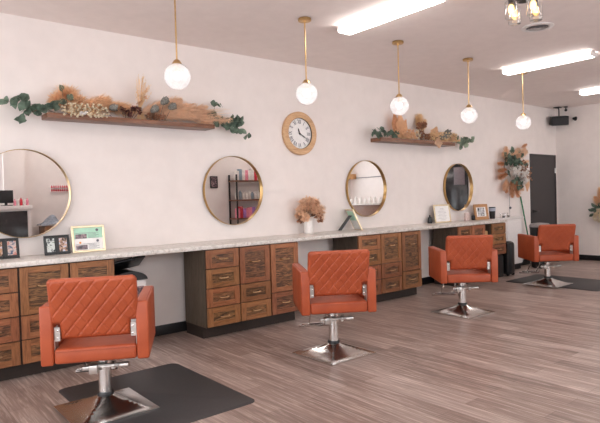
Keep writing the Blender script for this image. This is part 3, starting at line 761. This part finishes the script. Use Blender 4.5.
MB().tube([(-.05, 0, .002), (-.05, 0, .06)], .005, 6).tube([(.03, -.02, .002), (.03, -.02, .06)], .005, 6).build('stem', M['stem'], pl)
berries('tan_filler_flowers', 'small tan filler blossoms at the foot of the palm spears', (6.2, -.17, Z2), [(R.uniform(5.98, 6.45), -.16-R.random()*.04, R.uniform(2.21, 2.33)) for k in range(130)], M['tan'], .013, NF)
blooms('white_bloom', 'round cream bloom at the middle of the right shelf', (6.46, -.17, Z2), [((6.46, -.18, 2.255), .055), ((6.46, -.18, 2.30), .035)], 'cream', NF)
blooms('brown_hydrangea', 'dark brown dried hydrangea rising from the right shelf', (6.63, -.13, Z2), [((6.62, -.14, 2.42), .065), ((6.56, -.14, 2.405), .05), ((6.68, -.14, 2.43), .05), ((6.60, -.15, 2.30), .045), ((6.56, -.15, 2.25), .04), ((6.66, -.15, 2.27), .045), ((6.74, -.15, 2.26), .05), ((6.81, -.15, 2.245), .045)], 'brown', NF)
fluffy('pale_fan_plume', 'pale straw plume behind the brown hydrangea', (6.70, -.06, Z2), [('p', (6.66, -.06, 2.35), (.1, 0, 1), .24, .10, 700, .006), ('p', (6.72, -.06, 2.33), (.5, 0, 1), .22, .07, 400, .006)], M['straw'], [[(6.70, -.06, Z2+.003), (6.68, -.06, 2.4)]], 'dried plant', NF)
pl2 = thing('drooping_palm_leaf', 'wide tan dried leaf drooping over the front of the right shelf', 'dried leaf', (6.90, -.13, Z2), 0, NF)
m2 = MB(); spear(m2, (-.02, -.02, .02), (.35, -.1, 1), .22, .22); m2.build('palm_leaf', M['tan'], pl2, 0)
m2 = MB(); spear(m2, (.02, -.085, .05), (.05, -.05, -1), .16, .20); m2.build('drooping_leaf', M['tan2'], pl2, 0)
MB().tube([(-.02, -.02, .002), (.0, -.06, .05), (.02, -.085, .055)], .005, 6).build('stem', M['stem'], pl2)
berries('cream_filler_flowers', 'loose cream blossoms along the right half of the right shelf', (7.0, -.17, Z2), [(R.uniform(6.75, 7.5), -.16-R.random()*.05, R.uniform(2.215, 2.34)) for k in range(110)], M['straw'], .014, NF)
pods('grey_pods', 'cluster of grey pods at the right of the right shelf', (7.15, -.15, Z2), [((7.12, -.16, 2.27), (1, -.3, .3), .05), ((7.22, -.16, 2.29), (1, -.3, .3), .05), ((7.25, -.14, 2.335), (1, -.2, .5), .05), ((7.05, -.16, 2.25), (1, -.3, .3), .04)], NF)
g = thing('long_grass', 'thin tan grass stalks at the right end of the right shelf', 'dried plant', (7.28, -.12, Z2), 0, NF)
gm = MB()
for k in range(50): p0 = Vector((-.1+rnd(.08), rnd(.03), .03+R.random()*.05)); gm.strand(p0, (1, rnd(.15), .15+rnd(.22)), R.uniform(.3, .6), .006, Vector((0, 0, -.08)))
for k in range(8): plume(gm, (.0+.02*k, -.03+rnd(.02), .05), (1, 0, rnd(.3)), .12, .035, 40, .004)
gm.build('stalks', M['tan2'], g, 0)
e4 = [(7.50, 2.267), (7.6, 2.24), (7.70, 2.25), (7.80, 2.225), (7.93, 2.29), (7.75, 2.175), (7.60, 2.12), (7.55, 2.22), (7.65, 2.20), (7.86, 2.25), (7.58, 2.17), (7.45, 2.24), (7.72, 2.28), (7.83, 2.27), (7.50, 2.21), (7.68, 2.22)]
branch('eucalyptus_branch', 'pale green eucalyptus branch off the right end of the right shelf', (7.35, -.13, Z2),
       [[(7.33, -.13, 2.1935), (7.55, -.14, 2.24), (7.75, -.14, 2.24), (7.93, -.14, 2.28)], [(7.4, -.13, 2.21), (7.55, -.15, 2.19), (7.60, -.15, 2.12)]], [(x, -.14-R.random()*.04, z) for x, z in e4]*2, .085, .07, M['euc2'], 'foliage', NF)

# ------------------------------------------------------------------ wall wreath
wr = thing('wall_wreath', 'large wall wreath of eucalyptus, white blooms and tan pampas left of the charcoal door', 'wreath', (9.24, -.01, 1.82))
MB().lathe([(.11, .0), (.12, .008), (.11, .016), (.10, .008), (.11, 0)], 24, rotT(0, 0, 0, rx=PI/2), False).build('ring', M['stem'], wr)
def wp(x, z): return Vector(((x-510)*.0330, 0, (168-z)*.0193))
def wplumes(name, lst, m, n=420):
    q = MB()
    for (x0, z0, x1, z1, rad) in lst:
        a, b = wp(x0, z0), wp(x1, z1); a.y = -.07; b.y = -.10; plume(q, a, b-a, (b-a).length*.92, rad, n, .006)
    q.build(name, m, wr, 0)
wplumes('pale_pampas', ((506, 162, 504, 147, .08), (514, 160, 526, 147, .09), (516, 160, 528, 150, .08), (511, 156, 519, 149, .08), (515, 166, 529, 160, .09), (516, 172, 529, 172, .09), (514, 178, 522, 190, .08), (509, 164, 500, 153, .08), (506, 178, 501, 190, .07)), M['tan2'], 600)
wplumes('rust_pampas', ((506, 164, 495, 164, .07), (506, 173, 496, 178, .08), (506, 169, 495, 171, .07), (510, 180, 510, 197, .075), (513, 180, 517, 197, .08), (507, 180, 503, 192, .06), (522, 148, 527, 144, .04)), M['rust'], 560)
lf = MB()
for k in range(84):
    p = wp(min(519, max(501, R.gauss(510, 4.8))), min(170, max(153, R.gauss(161, 4.2)))) if k < 60 else wp(min(522, max(507, R.gauss(515, 4))), min(189, max(175, R.gauss(182, 3.5)))); d = vec(1); d.y = -abs(d.y)*.4-.1
    lf.leaf(p+Vector((0, -.13+rnd(.04), 0)), d, (rnd(.5), -1, rnd(.5)), .10, .075)
lf.build('eucalyptus_leaves', M['euc'], wr, 60)
bl = MB()
for x, z, r in ((507, 171, .08), (511, 174, .075), (518, 180, .085), (517, 174, .07), (513, 168, .055), (521, 172, .055)): p = wp(x, z); p.y = -.17; bloom(bl, p, r, 44); bl.tube([(.1, -.08, -.1), p], .006, 5)
bl.build('white_blooms', M['white'], wr, 60)
lm = MB(); p = wp(525, 176); p.y = -.13; spear(lm, p, (-.1, 0, -1), .28, .17); lm.build('golden_leaf', M['tan'], wr, 0)
sd = MB()
for k in range(60): p = wp(R.uniform(514, 528), R.uniform(160, 180)); p.y = -.14+rnd(.04); sd.sphere(p, .016, 6, 5); sd.tube([(.1, -.08, 0), p], .004, 4)
sd.build('seed_heads', M['brown'], wr)
cd = MB().tube([(0, 0, 0), (0, 0, -.60)], .003, 5).sphere((0, -.014, -.42), .022, 10, 8).build('hanging_cord', M['ink']); tag(cd, 'thin cord with a dark knob hanging on the wall below the wreath', 'cord', None, (9.27, -.03, 1.52))

# arrangement at the right edge
rp = thing('wall_arrangement', 'pampas and white bloom wall hanging cut by the right edge', 'wreath', (XR-.015, -.86, 1.02))
pa = MB()
for dy, dz, L in ((.03, .9, .42), (-.06, 1, .4), (-.2, .9, .36), (.25, .6, .26)): plume(pa, (-.05, 0, .0), (0, dy, dz), L, .07, 500, .007)
pa.build('pampas', M['tan'], rp, 0)
bl = MB()
for y, z in ((.02, -.16), (-.1, -.2), (-.03, -.08)): bloom(bl, (-.06, y, z), .11, 40)
bl.build('white_blooms', M['cream'], rp, 60)
lf = MB()
for k in range(26): lf.leaf((-.06, rnd(.12), rnd(.1)), (-.2, rnd(1), rnd(1)), (-1, rnd(.4), rnd(.4)), .11, .06)
lf.build('eucalyptus_leaves', M['euc'], rp, 60)
MB().lathe([(.05, 0), (.06, .006), (.05, .012)], 20, rotT(0, 0, 0, ry=-PI/2)).build('ring', M['stem'], rp)

# ------------------------------------------------------------------ things on the counter
CZ = .9375
va = thing('flower_vase', 'white fluted vase of dried tan blooms on the counter below the clock', 'vase', (4.36, -.13, CZ))
vb = MB(); n = 48; vs = []; fs = []
pr = [(.050, 0), (.058, .01), (.060, .05), (.060, .15), (.056, .175), (.046, .188), (.042, .20), (.046, .21), (.040, .21), (.036, .18)]
for r, z in pr:
    for k in range(n): a = 2*PI*k/n; q = r*(1+.025*math.cos(12*a)); vs.append((q*math.cos(a), q*math.sin(a), z))
for i in range(len(pr)-1):
    for k in range(n): fs.append((i*n+k, i*n+(k+1) % n, (i+1)*n+(k+1) % n, (i+1)*n+k))
fs.append(tuple(range(n-1, -1, -1))); vb.add(vs, fs); vb.build('vase_body', M['ceramic'], va, 50)
bl = MB(); sm = MB(); pm = MB(); bd = MB()
for k in range(34):
    a = R.uniform(0, 2*PI); r = R.uniform(.03, .20); x, y = r*math.cos(a), .6*r*math.sin(a)-.01
    y = min(y, .06); z = .21+R.uniform(.02, .13)+.06*(1-r/.2)+(-.05 if r > .14 else .02)
    bloom(bd if k % 4 == 0 else bl, (x, y, z), .062, 22); sm.tube([(0, 0, .19), (x*.5, y*.5, .22), (x, y, z)], .002, 4)
    tuft(pm, (x*1.08, y*1.1-.015, z+.01), .08, 110, .004)
plume(pm, (-.02, 0, .36), (-.05, 0, 1), .12, .025, 120, .004)
bl.build('blooms', M['bunch'], va, 60); bd.build('dark_blooms', M['brown'], va, 60); pm.build('bunny_tails', M['tan2'], va, 0); sm.build('stems', M['stem'], va)

def frame(name, label, x, y, rz, w, h, b, mfr, lean=.16, depth=.018, group=None, leg=None):
    """picture frame leaning back on the counter, facing -y; returns root and a transform for the print"""
    t = thing(name, label, 'picture frame', (x, y, CZ+.001), rz, group)
    T = Matrix.Rotation(-lean, 4, 'X')
    mb = MB().box(-w/2, w/2, 0, depth, 0, b, .003, 1, T).box(-w/2, w/2, 0, depth, h-b, h, .003, 1, T).box(-w/2, -w/2+b, 0, depth, b, h-b, .003, 1, T).box(w/2-b, w/2, 0, depth, b, h-b, .003, 1, T)
    mb.build('frame', M[mfr], t)
    MB().box(-w/2+b*.5, w/2-b*.5, depth*.55, depth*.9, b*.5, h-b*.5, 0, 1, T).build('backing', M['blackp'], t)
    hz, fy, lw = leg or (h*.75, h*.42, .03); q0 = T @ Vector((0, depth+.002, hz*.72 if leg else hz)); th = .024 if leg else .006
    MB().add([(-lw, q0.y, q0.z), (lw, q0.y, q0.z), (lw, fy, .002), (-lw, fy, .002), (-lw, q0.y+th, q0.z), (lw, q0.y+th, q0.z), (lw, fy+th, .002), (-lw, fy+th, .002)],
             [(0, 1, 2, 3), (7, 6, 5, 4), (0, 4, 5, 1), (1, 5, 6, 2), (2, 6, 7, 3), (3, 7, 4, 0)]).build('easel_leg', M['blackp'], t, 0)
    return t, T
def sheet(t, T, x0, x1, z0, z1, m, name='print', y=.009, parent=None):
    return MB().box(x0, x1, y, y+.0012, z0, z1, 0, 1, T).build(name, m, parent or t, 0)
def double_frame(x, label, pa_, pb_):
    t, T = frame('photo_frame', label, x, -.165, math.radians(4), .22, .172, .014, 'blackm', .14, .018, 'black double photo frames')
    MB().box(-.012, .012, 0, .014, .014, .158, .002, 1, T).build('divider', M['blackm'], t)
    sheet(t, T, -.088, -.020, .026, .146, M[pa_], 'photo'); sheet(t, T, .020, .088, .026, .146, M[pb_], 'photo')
double_frame(.982, 'black double photo frame at left edge of the counter', 'photo_c', 'photo_a')
double_frame(1.398, 'black double photo frame beside the gold-framed certificate', 'photo_b', 'photo_c')
def certificate(t, T, w, h, b):
    p = sheet(t, T, -w/2+b, w/2-b, b, h-b, M['paper'], 'certificate')
    W2, H2 = w/2-b, h-2*b
    sheet(t, T, -W2, W2, b+H2*.52, h-b, M['mint'], 'mint_panel', .0078, p)
    for k in (0, 1):
        z = b+H2*(.52 if k else .03); sheet(t, T, -W2*.9, -W2*.12, z, z+H2*.20, M['photo_e'], 'photo', .0068, p)
        q = MB()
        for j in range(5): q.box(-W2*.9 if j > 3 else -W2*.02, W2*(.55 if j % 2 else .72), .0070, .0076, z+H2*(.02+.055*j), z+H2*(.034+.055*j), 0, 1, T)
        q.lathe([(.013, 0), (.013, .0006)], 14, T @ rotT(W2*.62, .0076, z+H2*.36, rx=PI/2)); q.build('text_lines', M['ink'], p, 0)
    MB().lathe([(.011, 0), (.011, .0008)], 6, T @ rotT(-W2*.6, .0076, b+H2*.34, rx=PI/2)).build('badge', M['orange'], p, 0)
t, T = frame('certificate_frame', 'gold-framed mint and white certificate between the first mirror and the wall gap', 1.677, -.165, math.radians(3), .305, .245, .020, 'gold', .12)
certificate(t, T, .305, .245, .020)
t, T = frame('certificate_frame', 'gold-framed mint certificate turned sideways below the third mirror', 5.21, -.17, math.radians(68), .25, .31, .018, 'gold', .44, .02, None, (.31, .27, .035))
certificate(t, T, .25, .31, .018)
p = MB().box(-.107, .107, .0185, .0195, .018, .292, 0, 1, T).build('reverse_sheet', M['paper'], t, 0)
MB().box(-.100, .100, .0196, .0202, .15, .285, 0, 1, T).build('mint_panel', M['mint'], p, 0)
t, T = frame('price_sign_frame', 'gold-framed white sign on the counter left of the farthest mirror', 7.09, -.16, math.radians(-4), .37, .285, .022, 'gold', .13)
p = sheet(t, T, -.163, .163, .022, .263, M['paper'], 'sheet')
q = MB()
for k in range(9): wdt = (.06, .10, .08, .11, .07, .10, .09, .06, .04)[k]; q.box(-wdt, wdt, .0078, .0084, .045+.022*k, .049+.022*k, 0, 1, T)
q.build('text_lines', simple('pale_ink', (176, 174, 180), .6), p, 0)
o = MB().lathe([(.035, 0), (.038, .02), (.03, .09), (.012, .10), (.012, .125)], 18).build('pump_bottle', M['blackp']); tag(o, 'small black bottle behind the gold-framed white sign', 'bottle', None, (6.86, -.07, CZ+.001))
t, T = frame('wood_photo_frame', 'tan wooden photo frame holding a monochrome picture', 8.17, -.16, math.radians(-6), .35, .26, .05, 'wframe', .14)
p = sheet(t, T, -.125, .125, .05, .21, M['paper'], 'mat_board'); sheet(t, T, -.085, .085, .06, .20, M['photo_d'], 'photo', .0078, p)
o = B(-.06, .06, -.02, .02, 0, .13, .01).build('card_holder', simple('blush_card', (206, 184, 178), .5)); tag(o, 'small pale pink card holder left of the wooden photo frame', 'card holder', None, (7.73, -.15, CZ+.001))
o = MB().lathe([(.028, 0), (.03, .01), (.03, .07), (.02, .08)], 16).build('small_jar', M['blackp']); tag(o, 'little black jar between the card holder and wooden frame', 'jar', None, (7.91, -.15, CZ+.001))
tb = thing('tumbler', 'black tumbler with a pale band right of the wooden photo frame', 'cup', (8.33, -.16, CZ+.001))
tb.location.x = 8.47
MB().lathe([(.042, 0), (.045, .01), (.056, .19), (.056, .20), (.05, .20), (.05, .19), (.04, .012)], 24).build('cup_body', M['blackp'], tb)
MB().lathe([(.0535, .13), (.0565, .185)], 24, None, False).build('band', simple('silver_band', (170, 176, 190), .4), tb)

# ------------------------------------------------------------------ white console, broom, bins
cs = thing('console_cabinet', 'white narrow console against the wall at the end of the stone counter', 'console', (8.27, 0, 0))
B(0, 1.12, -.24, -.016, .906, .936, .004).build('top', M['whitem'], cs)
B(.02, 1.08, -.21, -.016, .10, .906, .002).build('body', M['whitem'], cs); B(.04, 1.06, -.19, -.016, 0, .10).build('plinth', M['black_base'], cs)
for k in range(2): B(.03+.53*k, .54+.53*k, -.228, -.211, .12, .89, .003).build('door', M['whitem'], cs)
for k in range(2):
    o = MB().lathe([(.03, 0), (.033, .08), (.033, .085), (.028, .085), (.026, .004)], 18).build('small_glass', M['clear']); tag(o, ('small clear glass on the white console, nearer the tumbler', 'small clear glass on the white console, nearer the wall cord')[k], 'glass', 'small glasses', (8.82+.16*k, -.13, .937))
    o = MB().lathe([(.02, .0), (.022, .035)], 12).build('bottle_stopper', M['blackm']); tag(o, ('dark stopper beside the nearer small glass', 'dark stopper beside the farther small glass')[k], 'stopper', 'dark stoppers', (8.895+.16*k, -.12, .937))
br = thing('broom', 'green-handled broom leaning on the wall between console and charcoal door', 'broom', (9.92, -.12, .0))
MB().tube([(0, 0, .12), (-.11, .045, .60), (-.24, .098, 1.30)], .013, 10).build('handle', M['green'], br)
MB().box(-.13, .13, -.03, .03, .10, .15, .01).build('head', M['green'], br)
bs = MB()
for k in range(160): bs.strand((rnd(.12), rnd(.022), .105), (rnd(.25), rnd(.2), -1), .103, .004, Vector((0, 0, 0)))
bs.build('bristles', M['blackp'], br, 0)
bn = thing('waste_bin', 'black waste bin with a grey lid behind the farthest chair', 'bin', (9.60, -.42, 0))
MB().lathe([(.13, .0), (.15, .02), (.17, .72), (.175, .73), (.175, .75)], 28).build('bin_body', M['blackp'], bn)
MB().lathe([(.178, .74), (.178, .77), (.15, .805), (.01, .82)], 28, None, False).build('lid', simple('grey_lid', (150, 146, 146), .35), bn)
# black rolling case by the last cabinet
kc = thing('rolling_case', 'black rolling case standing at the end of the farthest cabinet', 'case', (8.36, -.40, 0))
MB().box(-.07, .12, -.17, .14, .022, .57, .06, 4).build('shell', M['blackp'], kc)
MB().tube([(-.04, .0, .55), (-.04, .0, .61), (-.02, .0, .645), (.03, 0, .655), (.08, 0, .645), (.10, 0, .61), (.10, 0, .55)], .012, 8).build('handle', M['blackm'], kc)
for x in (-.045, .105):
    for y in (-.12, .10): MB().lathe([(.024, -.015), (.024, .015)], 16, rotT(x, y, .025, ry=PI/2)).lathe([(.010, .03), (.010, .06)], 8, rotT(x, y, 0)).build('wheel', M['blackp'], kc)
kb = B(-.19, .19, -.2, .2, .0, .36, .02, 2).build('tool_box', M['blackp']); tag(kb, 'low black box under the raised end drawers of the farthest cabinet', 'box', None, (8.02, -.31, .001))
# bin with raised lid in the first gap
tb2 = thing('lidded_bin', 'white bin with a raised black lid in the gap under the counter', 'bin', (1.95, -.25, 0))
MB().box(-.13, .16, -.15, .12, .0, .66, .02, 2).build('bin_body', M['whitem'], tb2)
MB().box(-.11, .13, -.153, -.149, .44, .60, .001, 1).build('sticker', M['photo_e'], tb2)
l1 = MB()
for k in range(12):
    a0, a1 = PI*k/12, PI*(k+1)/12
    l1.add([(-.0+.17*math.cos(a0), -.16, .66+.085*math.sin(a0)), (.17*math.cos(a1), -.16, .66+.085*math.sin(a1)), (.17*math.cos(a1), .13, .66+.085*math.sin(a1)), (.17*math.cos(a0), .13, .66+.085*math.sin(a0)), (0, -.16, .66), (0, .13, .66)], [(0, 1, 2, 3), (0, 4, 1), (3, 2, 5)])
l1.build('dome_lid', M['blackp'], tb2, 40)
MB().box(-.16, .19, -.012, .012, -.11, .11, .008, 2, rotT(.0, .0, .80, rx=math.radians(62), ry=math.radians(-8))).tube([(0, .10, .70), (0, .10, .78)], .02, 8).build('flap', M['blackp'], tb2)
hk = MB().tube([(0, 0, .0), (0, 0, -.03), (.012, 0, -.05), (.03, 0, -.055), (.04, 0, -.04)], .006, 6).build('hook', M['blackm']); tag(hk, 'small black hook under the counter above the raised bin lid', 'hook', None, (1.99, -.35, .8965))

# ------------------------------------------------------------------ far side of the room (seen in the mirrors)
rc = thing('reception_desk', 'white reception desk with dark panel by the front wall, seen in the left mirror', 'desk', (1.4, YF, 0))
B(-.9, 1.12, .01, .55, 1.33, 1.40, .004).build('top', M['whitem'], rc); B(-.88, 1.10, .03, .50, 0, 1.33).build('body', M['whitem'], rc)
B(-.8, 1.04, .502, .515, .15, 1.30, .004).build('dark_panel', M['screen'], rc)
mo = thing('monitor', 'black monitor on the reception desk, seen in the left mirror', 'monitor', (2.14, YF+.3, 1.401))
B(-.08, .10, -.06, .06, 0, .012, .003).build('foot', M['blackp'], mo); B(-.02, .02, .0, .03, .012, .08).build('neck', M['blackp'], mo); B(-.28, .12, .0, .03, .05, .28, .006).build('screen', M['blackp'], mo)
for k, c in enumerate(('pink', 'bookw', 'red', 'bookw', 'pink')):
    o = MB().lathe([(.022, 0), (.024, .01), (.024, .08+.012*(k % 3)), (.01, .095+.012*(k % 3)), (.01, .12+.01*(k % 3))], 14).build('product_bottle', M[c]); tag(o, 'small bottle on the reception desk, %s from the monitor' % ('first', 'second', 'third', 'fourth', 'fifth')[k], 'bottle', 'bottles on the reception desk', (2.285+.052*k, YF+.30, 1.401))
rk = thing('polish_rack', 'pale wall rack of red nail polish, seen in the left mirror', 'rack', (3.16, YF, 1.66))
B(-.18, .18, .0005, .012, -.01, .135, .002).build('back_panel', M['whitem'], rk); B(-.18, .18, .012, .05, -.01, -.002).build('ledge', M['whitem'], rk); B(-.18, .18, .012, .05, .058, .066).build('ledge', M['whitem'], rk)
for k in range(2):
    for j in range(9):
        o = MB().lathe([(.012, 0), (.013, .005), (.013, .03), (.005, .034), (.005, .052)], 10).build('polish_bottle', M['red']); tag(o, 'red polish bottle on the %s row of the wall rack, number %s from the left' % (('lower', 'upper')[k], ('one', 'two', 'three', 'four', 'five', 'six', 'seven', 'eight', 'nine')[j]), 'bottle', 'nail polish on the wall rack', (3.0+.04*j, YF+.031, 1.6585+.068*k))
bx = thing('side_chest', 'brown wooden chest by the front wall, seen in the left mirror', 'chest', (2.98, YF+.25, 0))
B(-.24, .24, -.22, .22, .05, 1.0, .006).build('body', M['shelf_wood'], bx)
for x in (-.2, .2):
    for y in (-.18, .18): B(x-.02, x+.02, y-.02, y+.02, 0, .05).build('foot', M['kick'], bx)
cl = MB(); n = 22; vs = []; fs = []
for i in range(n+1):
    for j in range(n+1):
        x, y = -.26+.36*i/n, -.2+.40*j/n; z = .03+.17*math.exp(-((x+.02)/.10)**2-(y/.15)**2)+.05*math.exp(-((x+.12)/.1)**2-(y/.12)**2)+.015*math.sin(31*x+9*y)*math.cos(23*y)
        vs.append((x, y, max(.004, z-.02*(abs(y)/.2)**4)))
for i in range(n):
    for j in range(n): a = i*(n+1)+j; fs.append((a, a+n+1, a+n+2, a+1))
cl.add(vs, fs); o = cl.build('folded_cape', M['cloth'], None, 60); tag(o, 'rumpled grey cape on the brown chest, seen in the left mirror', 'cloth', None, (2.95, YF+.26, 1.001))
o = MB().lathe([(.05, 0), (.066, .03), (.06, .15), (.03, .20)], 18, rotT(0, 0, 0)).build('black_bag', M['blackp']); tag(o, 'black pouch on the brown chest, seen in the left mirror', 'pouch', None, (3.13, YF+.40, .932)); o.location.y = YF+.36; o.location.z = 1.0005; o.location.x = 3.13
t = thing('wall_picture', 'small dark framed picture on the front wall, seen in the second mirror', 'picture', (6.62, YF, 1.83))
MB().box(-.10, .10, .002, .022, -.14, -.12).box(-.10, .10, .002, .022, .12, .14).box(-.10, -.08, .002, .022, -.12, .12).box(.08, .10, .002, .022, -.12, .12).build('frame', M['blackm'], t, 0); B(-.08, .08, .006, .012, -.12, .12).build('print', M['photo_e'], t, 0)
su = thing('shelf_unit', 'dark metal and wood shelving of bottles, seen in the second mirror', 'shelf unit', (7.48, YF+.20, 0))
pst = MB()
for x in (-.45, .45):
    for y in (-.16, .16): MB().box(x-.016, x+.016, y-.016, y+.016, 0, 2.0).build('post', M['blackm'], su, 0)
for z in (.12, .52, .96, 1.40, 1.86): B(-.47, .47, -.18, .18, z-.03, z, .002).build('shelf_board', M['shelf_wood'], su)
PAL = [['bookw', 'tealb', 'bookw', 'pink', 'bookw', 'bookw', 'red', 'bookw', 'tealb'], ['bookw', 'tealb', 'bookw', 'bookw', 'bookw', 'tealb', 'bookw', 'bookw', 'bookw'], ['pink', 'red', 'violet', 'pink', 'pink', 'violet', 'blue', 'blue', 'violet']]
NUM = ('first', 'second', 'third', 'fourth', 'fifth', 'sixth', 'seventh', 'eighth', 'ninth')
for r_, (z, hh) in enumerate(((1.861, .24), (1.401, .20), (.961, .22))):
    for j in range(9):
        hgt = hh*R.uniform(.85, 1.15); wd = .042
        if r_ == 1: o = MB().lathe([(wd*.9, 0), (wd, .008), (wd, hgt*.78), (wd*.45, hgt*.86), (wd*.45, hgt)], 14)
        else: o = MB().box(-.041, .041, -.05, .05, 0, hgt*1.1, .004)
        o = o.build(('product_box', 'product_bottle')[r_ % 2], M[PAL[r_][j]])
        tag(o, '%s %s from the left on the %s tier of the metal shelving' % (NUM[j], ('box', 'bottle')[r_ % 2], ('top', 'middle', 'lower')[r_]), ('box', 'bottle')[r_ % 2], ('boxes on the shelving', 'bottles on the shelving')[r_ % 2], (7.11+.088*j, YF+.24, z))
# right wall, back half: charcoal doorway, work counter, wall boxes (seen in the far mirrors)
d2 = struct(B(XR-.05, XR-.002, -3.05, -2.10, .008, 2.10, .003).build('door_2', M['screen'])); B(XR-.056, XR-.051, -2.46, -2.16, 1.6, 2.02, .002).build('door_window', simple('smoked_pane', (120, 108, 112), .5), d2)
wc = thing('work_counter', 'brown work counter on the right wall, seen in the third mirror', 'counter', (XR, -5.2, 0))
B(-.5, -.016, -.75, .75, .1, 1.16, .004).build('body', M['shelf_wood'], wc); B(-.53, -.016, -.77, .77, 1.16, 1.20, .004).build('top', M['stone'], wc); B(-.45, -.016, -.7, .7, 0, .1).build('plinth', M['kick'], wc)
for k in range(7):
    o = MB().lathe([(.04, 0), (.045, .01), (.045, .10+.02*(k % 3)), (.03, .13+.02*(k % 3)), (.012, .14+.02*(k % 3)), (.012, .17+.02*(k % 3))], 16).build('white_jar', M['ceramic']); tag(o, '%s white jar on the brown work counter, seen in the third mirror' % NUM[k], 'jar', 'white jars on the work counter', (XR-.25, -4.65-.18*k, 1.201))
o = B(-.16, -.001, -.10, .10, 0, .14, .004).build('wall_box', M['wframe']); tag(o, 'small tan wooden box on the right wall, seen in the third mirror', 'box', None, (XR, -5.86, 1.90))

# ------------------------------------------------------------------ world, camera, view
w = bpy.data.worlds.new('daylight'); SC.world = w; w.use_nodes = True
bg = w.node_tree.nodes['Background']; bg.inputs[0].default_value = (.93, .96, 1, 1); bg.inputs[1].default_value = 5.6
cam = bpy.data.cameras.new('camera'); co = bpy.data.objects.new('camera', cam); COL.objects.link(co); SC.camera = co
cam.sensor_width = 36; cam.sensor_fit = 'HORIZONTAL'; cam.lens = 543.595/600*36; cam.clip_start = .02
yaw, pit, rol = .6885, -.0224, -.0290
fw = Vector((math.sin(yaw)*math.cos(pit), math.cos(yaw)*math.cos(pit), math.sin(pit))); rt = Vector((math.cos(yaw), -math.sin(yaw), 0)); up = rt.cross(fw)
r2 = rt*math.cos(rol)+up*math.sin(rol); u2 = -rt*math.sin(rol)+up*math.cos(rol)
co.matrix_world = Matrix(((r2.x, u2.x, -fw.x, 0), (r2.y, u2.y, -fw.y, -5.265), (r2.z, u2.z, -fw.z, 1.3657), (0, 0, 0, 1)))
vs_ = SC.view_settings; vs_.view_transform = 'Standard'; vs_.look = 'None'; vs_.exposure = 0.22; vs_.gamma = 1; vs_.use_curve_mapping = False
SC.cycles.max_bounces = 10; SC.cycles.diffuse_bounces = 6; SC.cycles.glossy_bounces = 6; SC.cycles.transparent_max_bounces = 16
SC.cycles.sample_clamp_indirect = 6; SC.cycles.caustics_reflective = False; SC.cycles.caustics_refractive = False
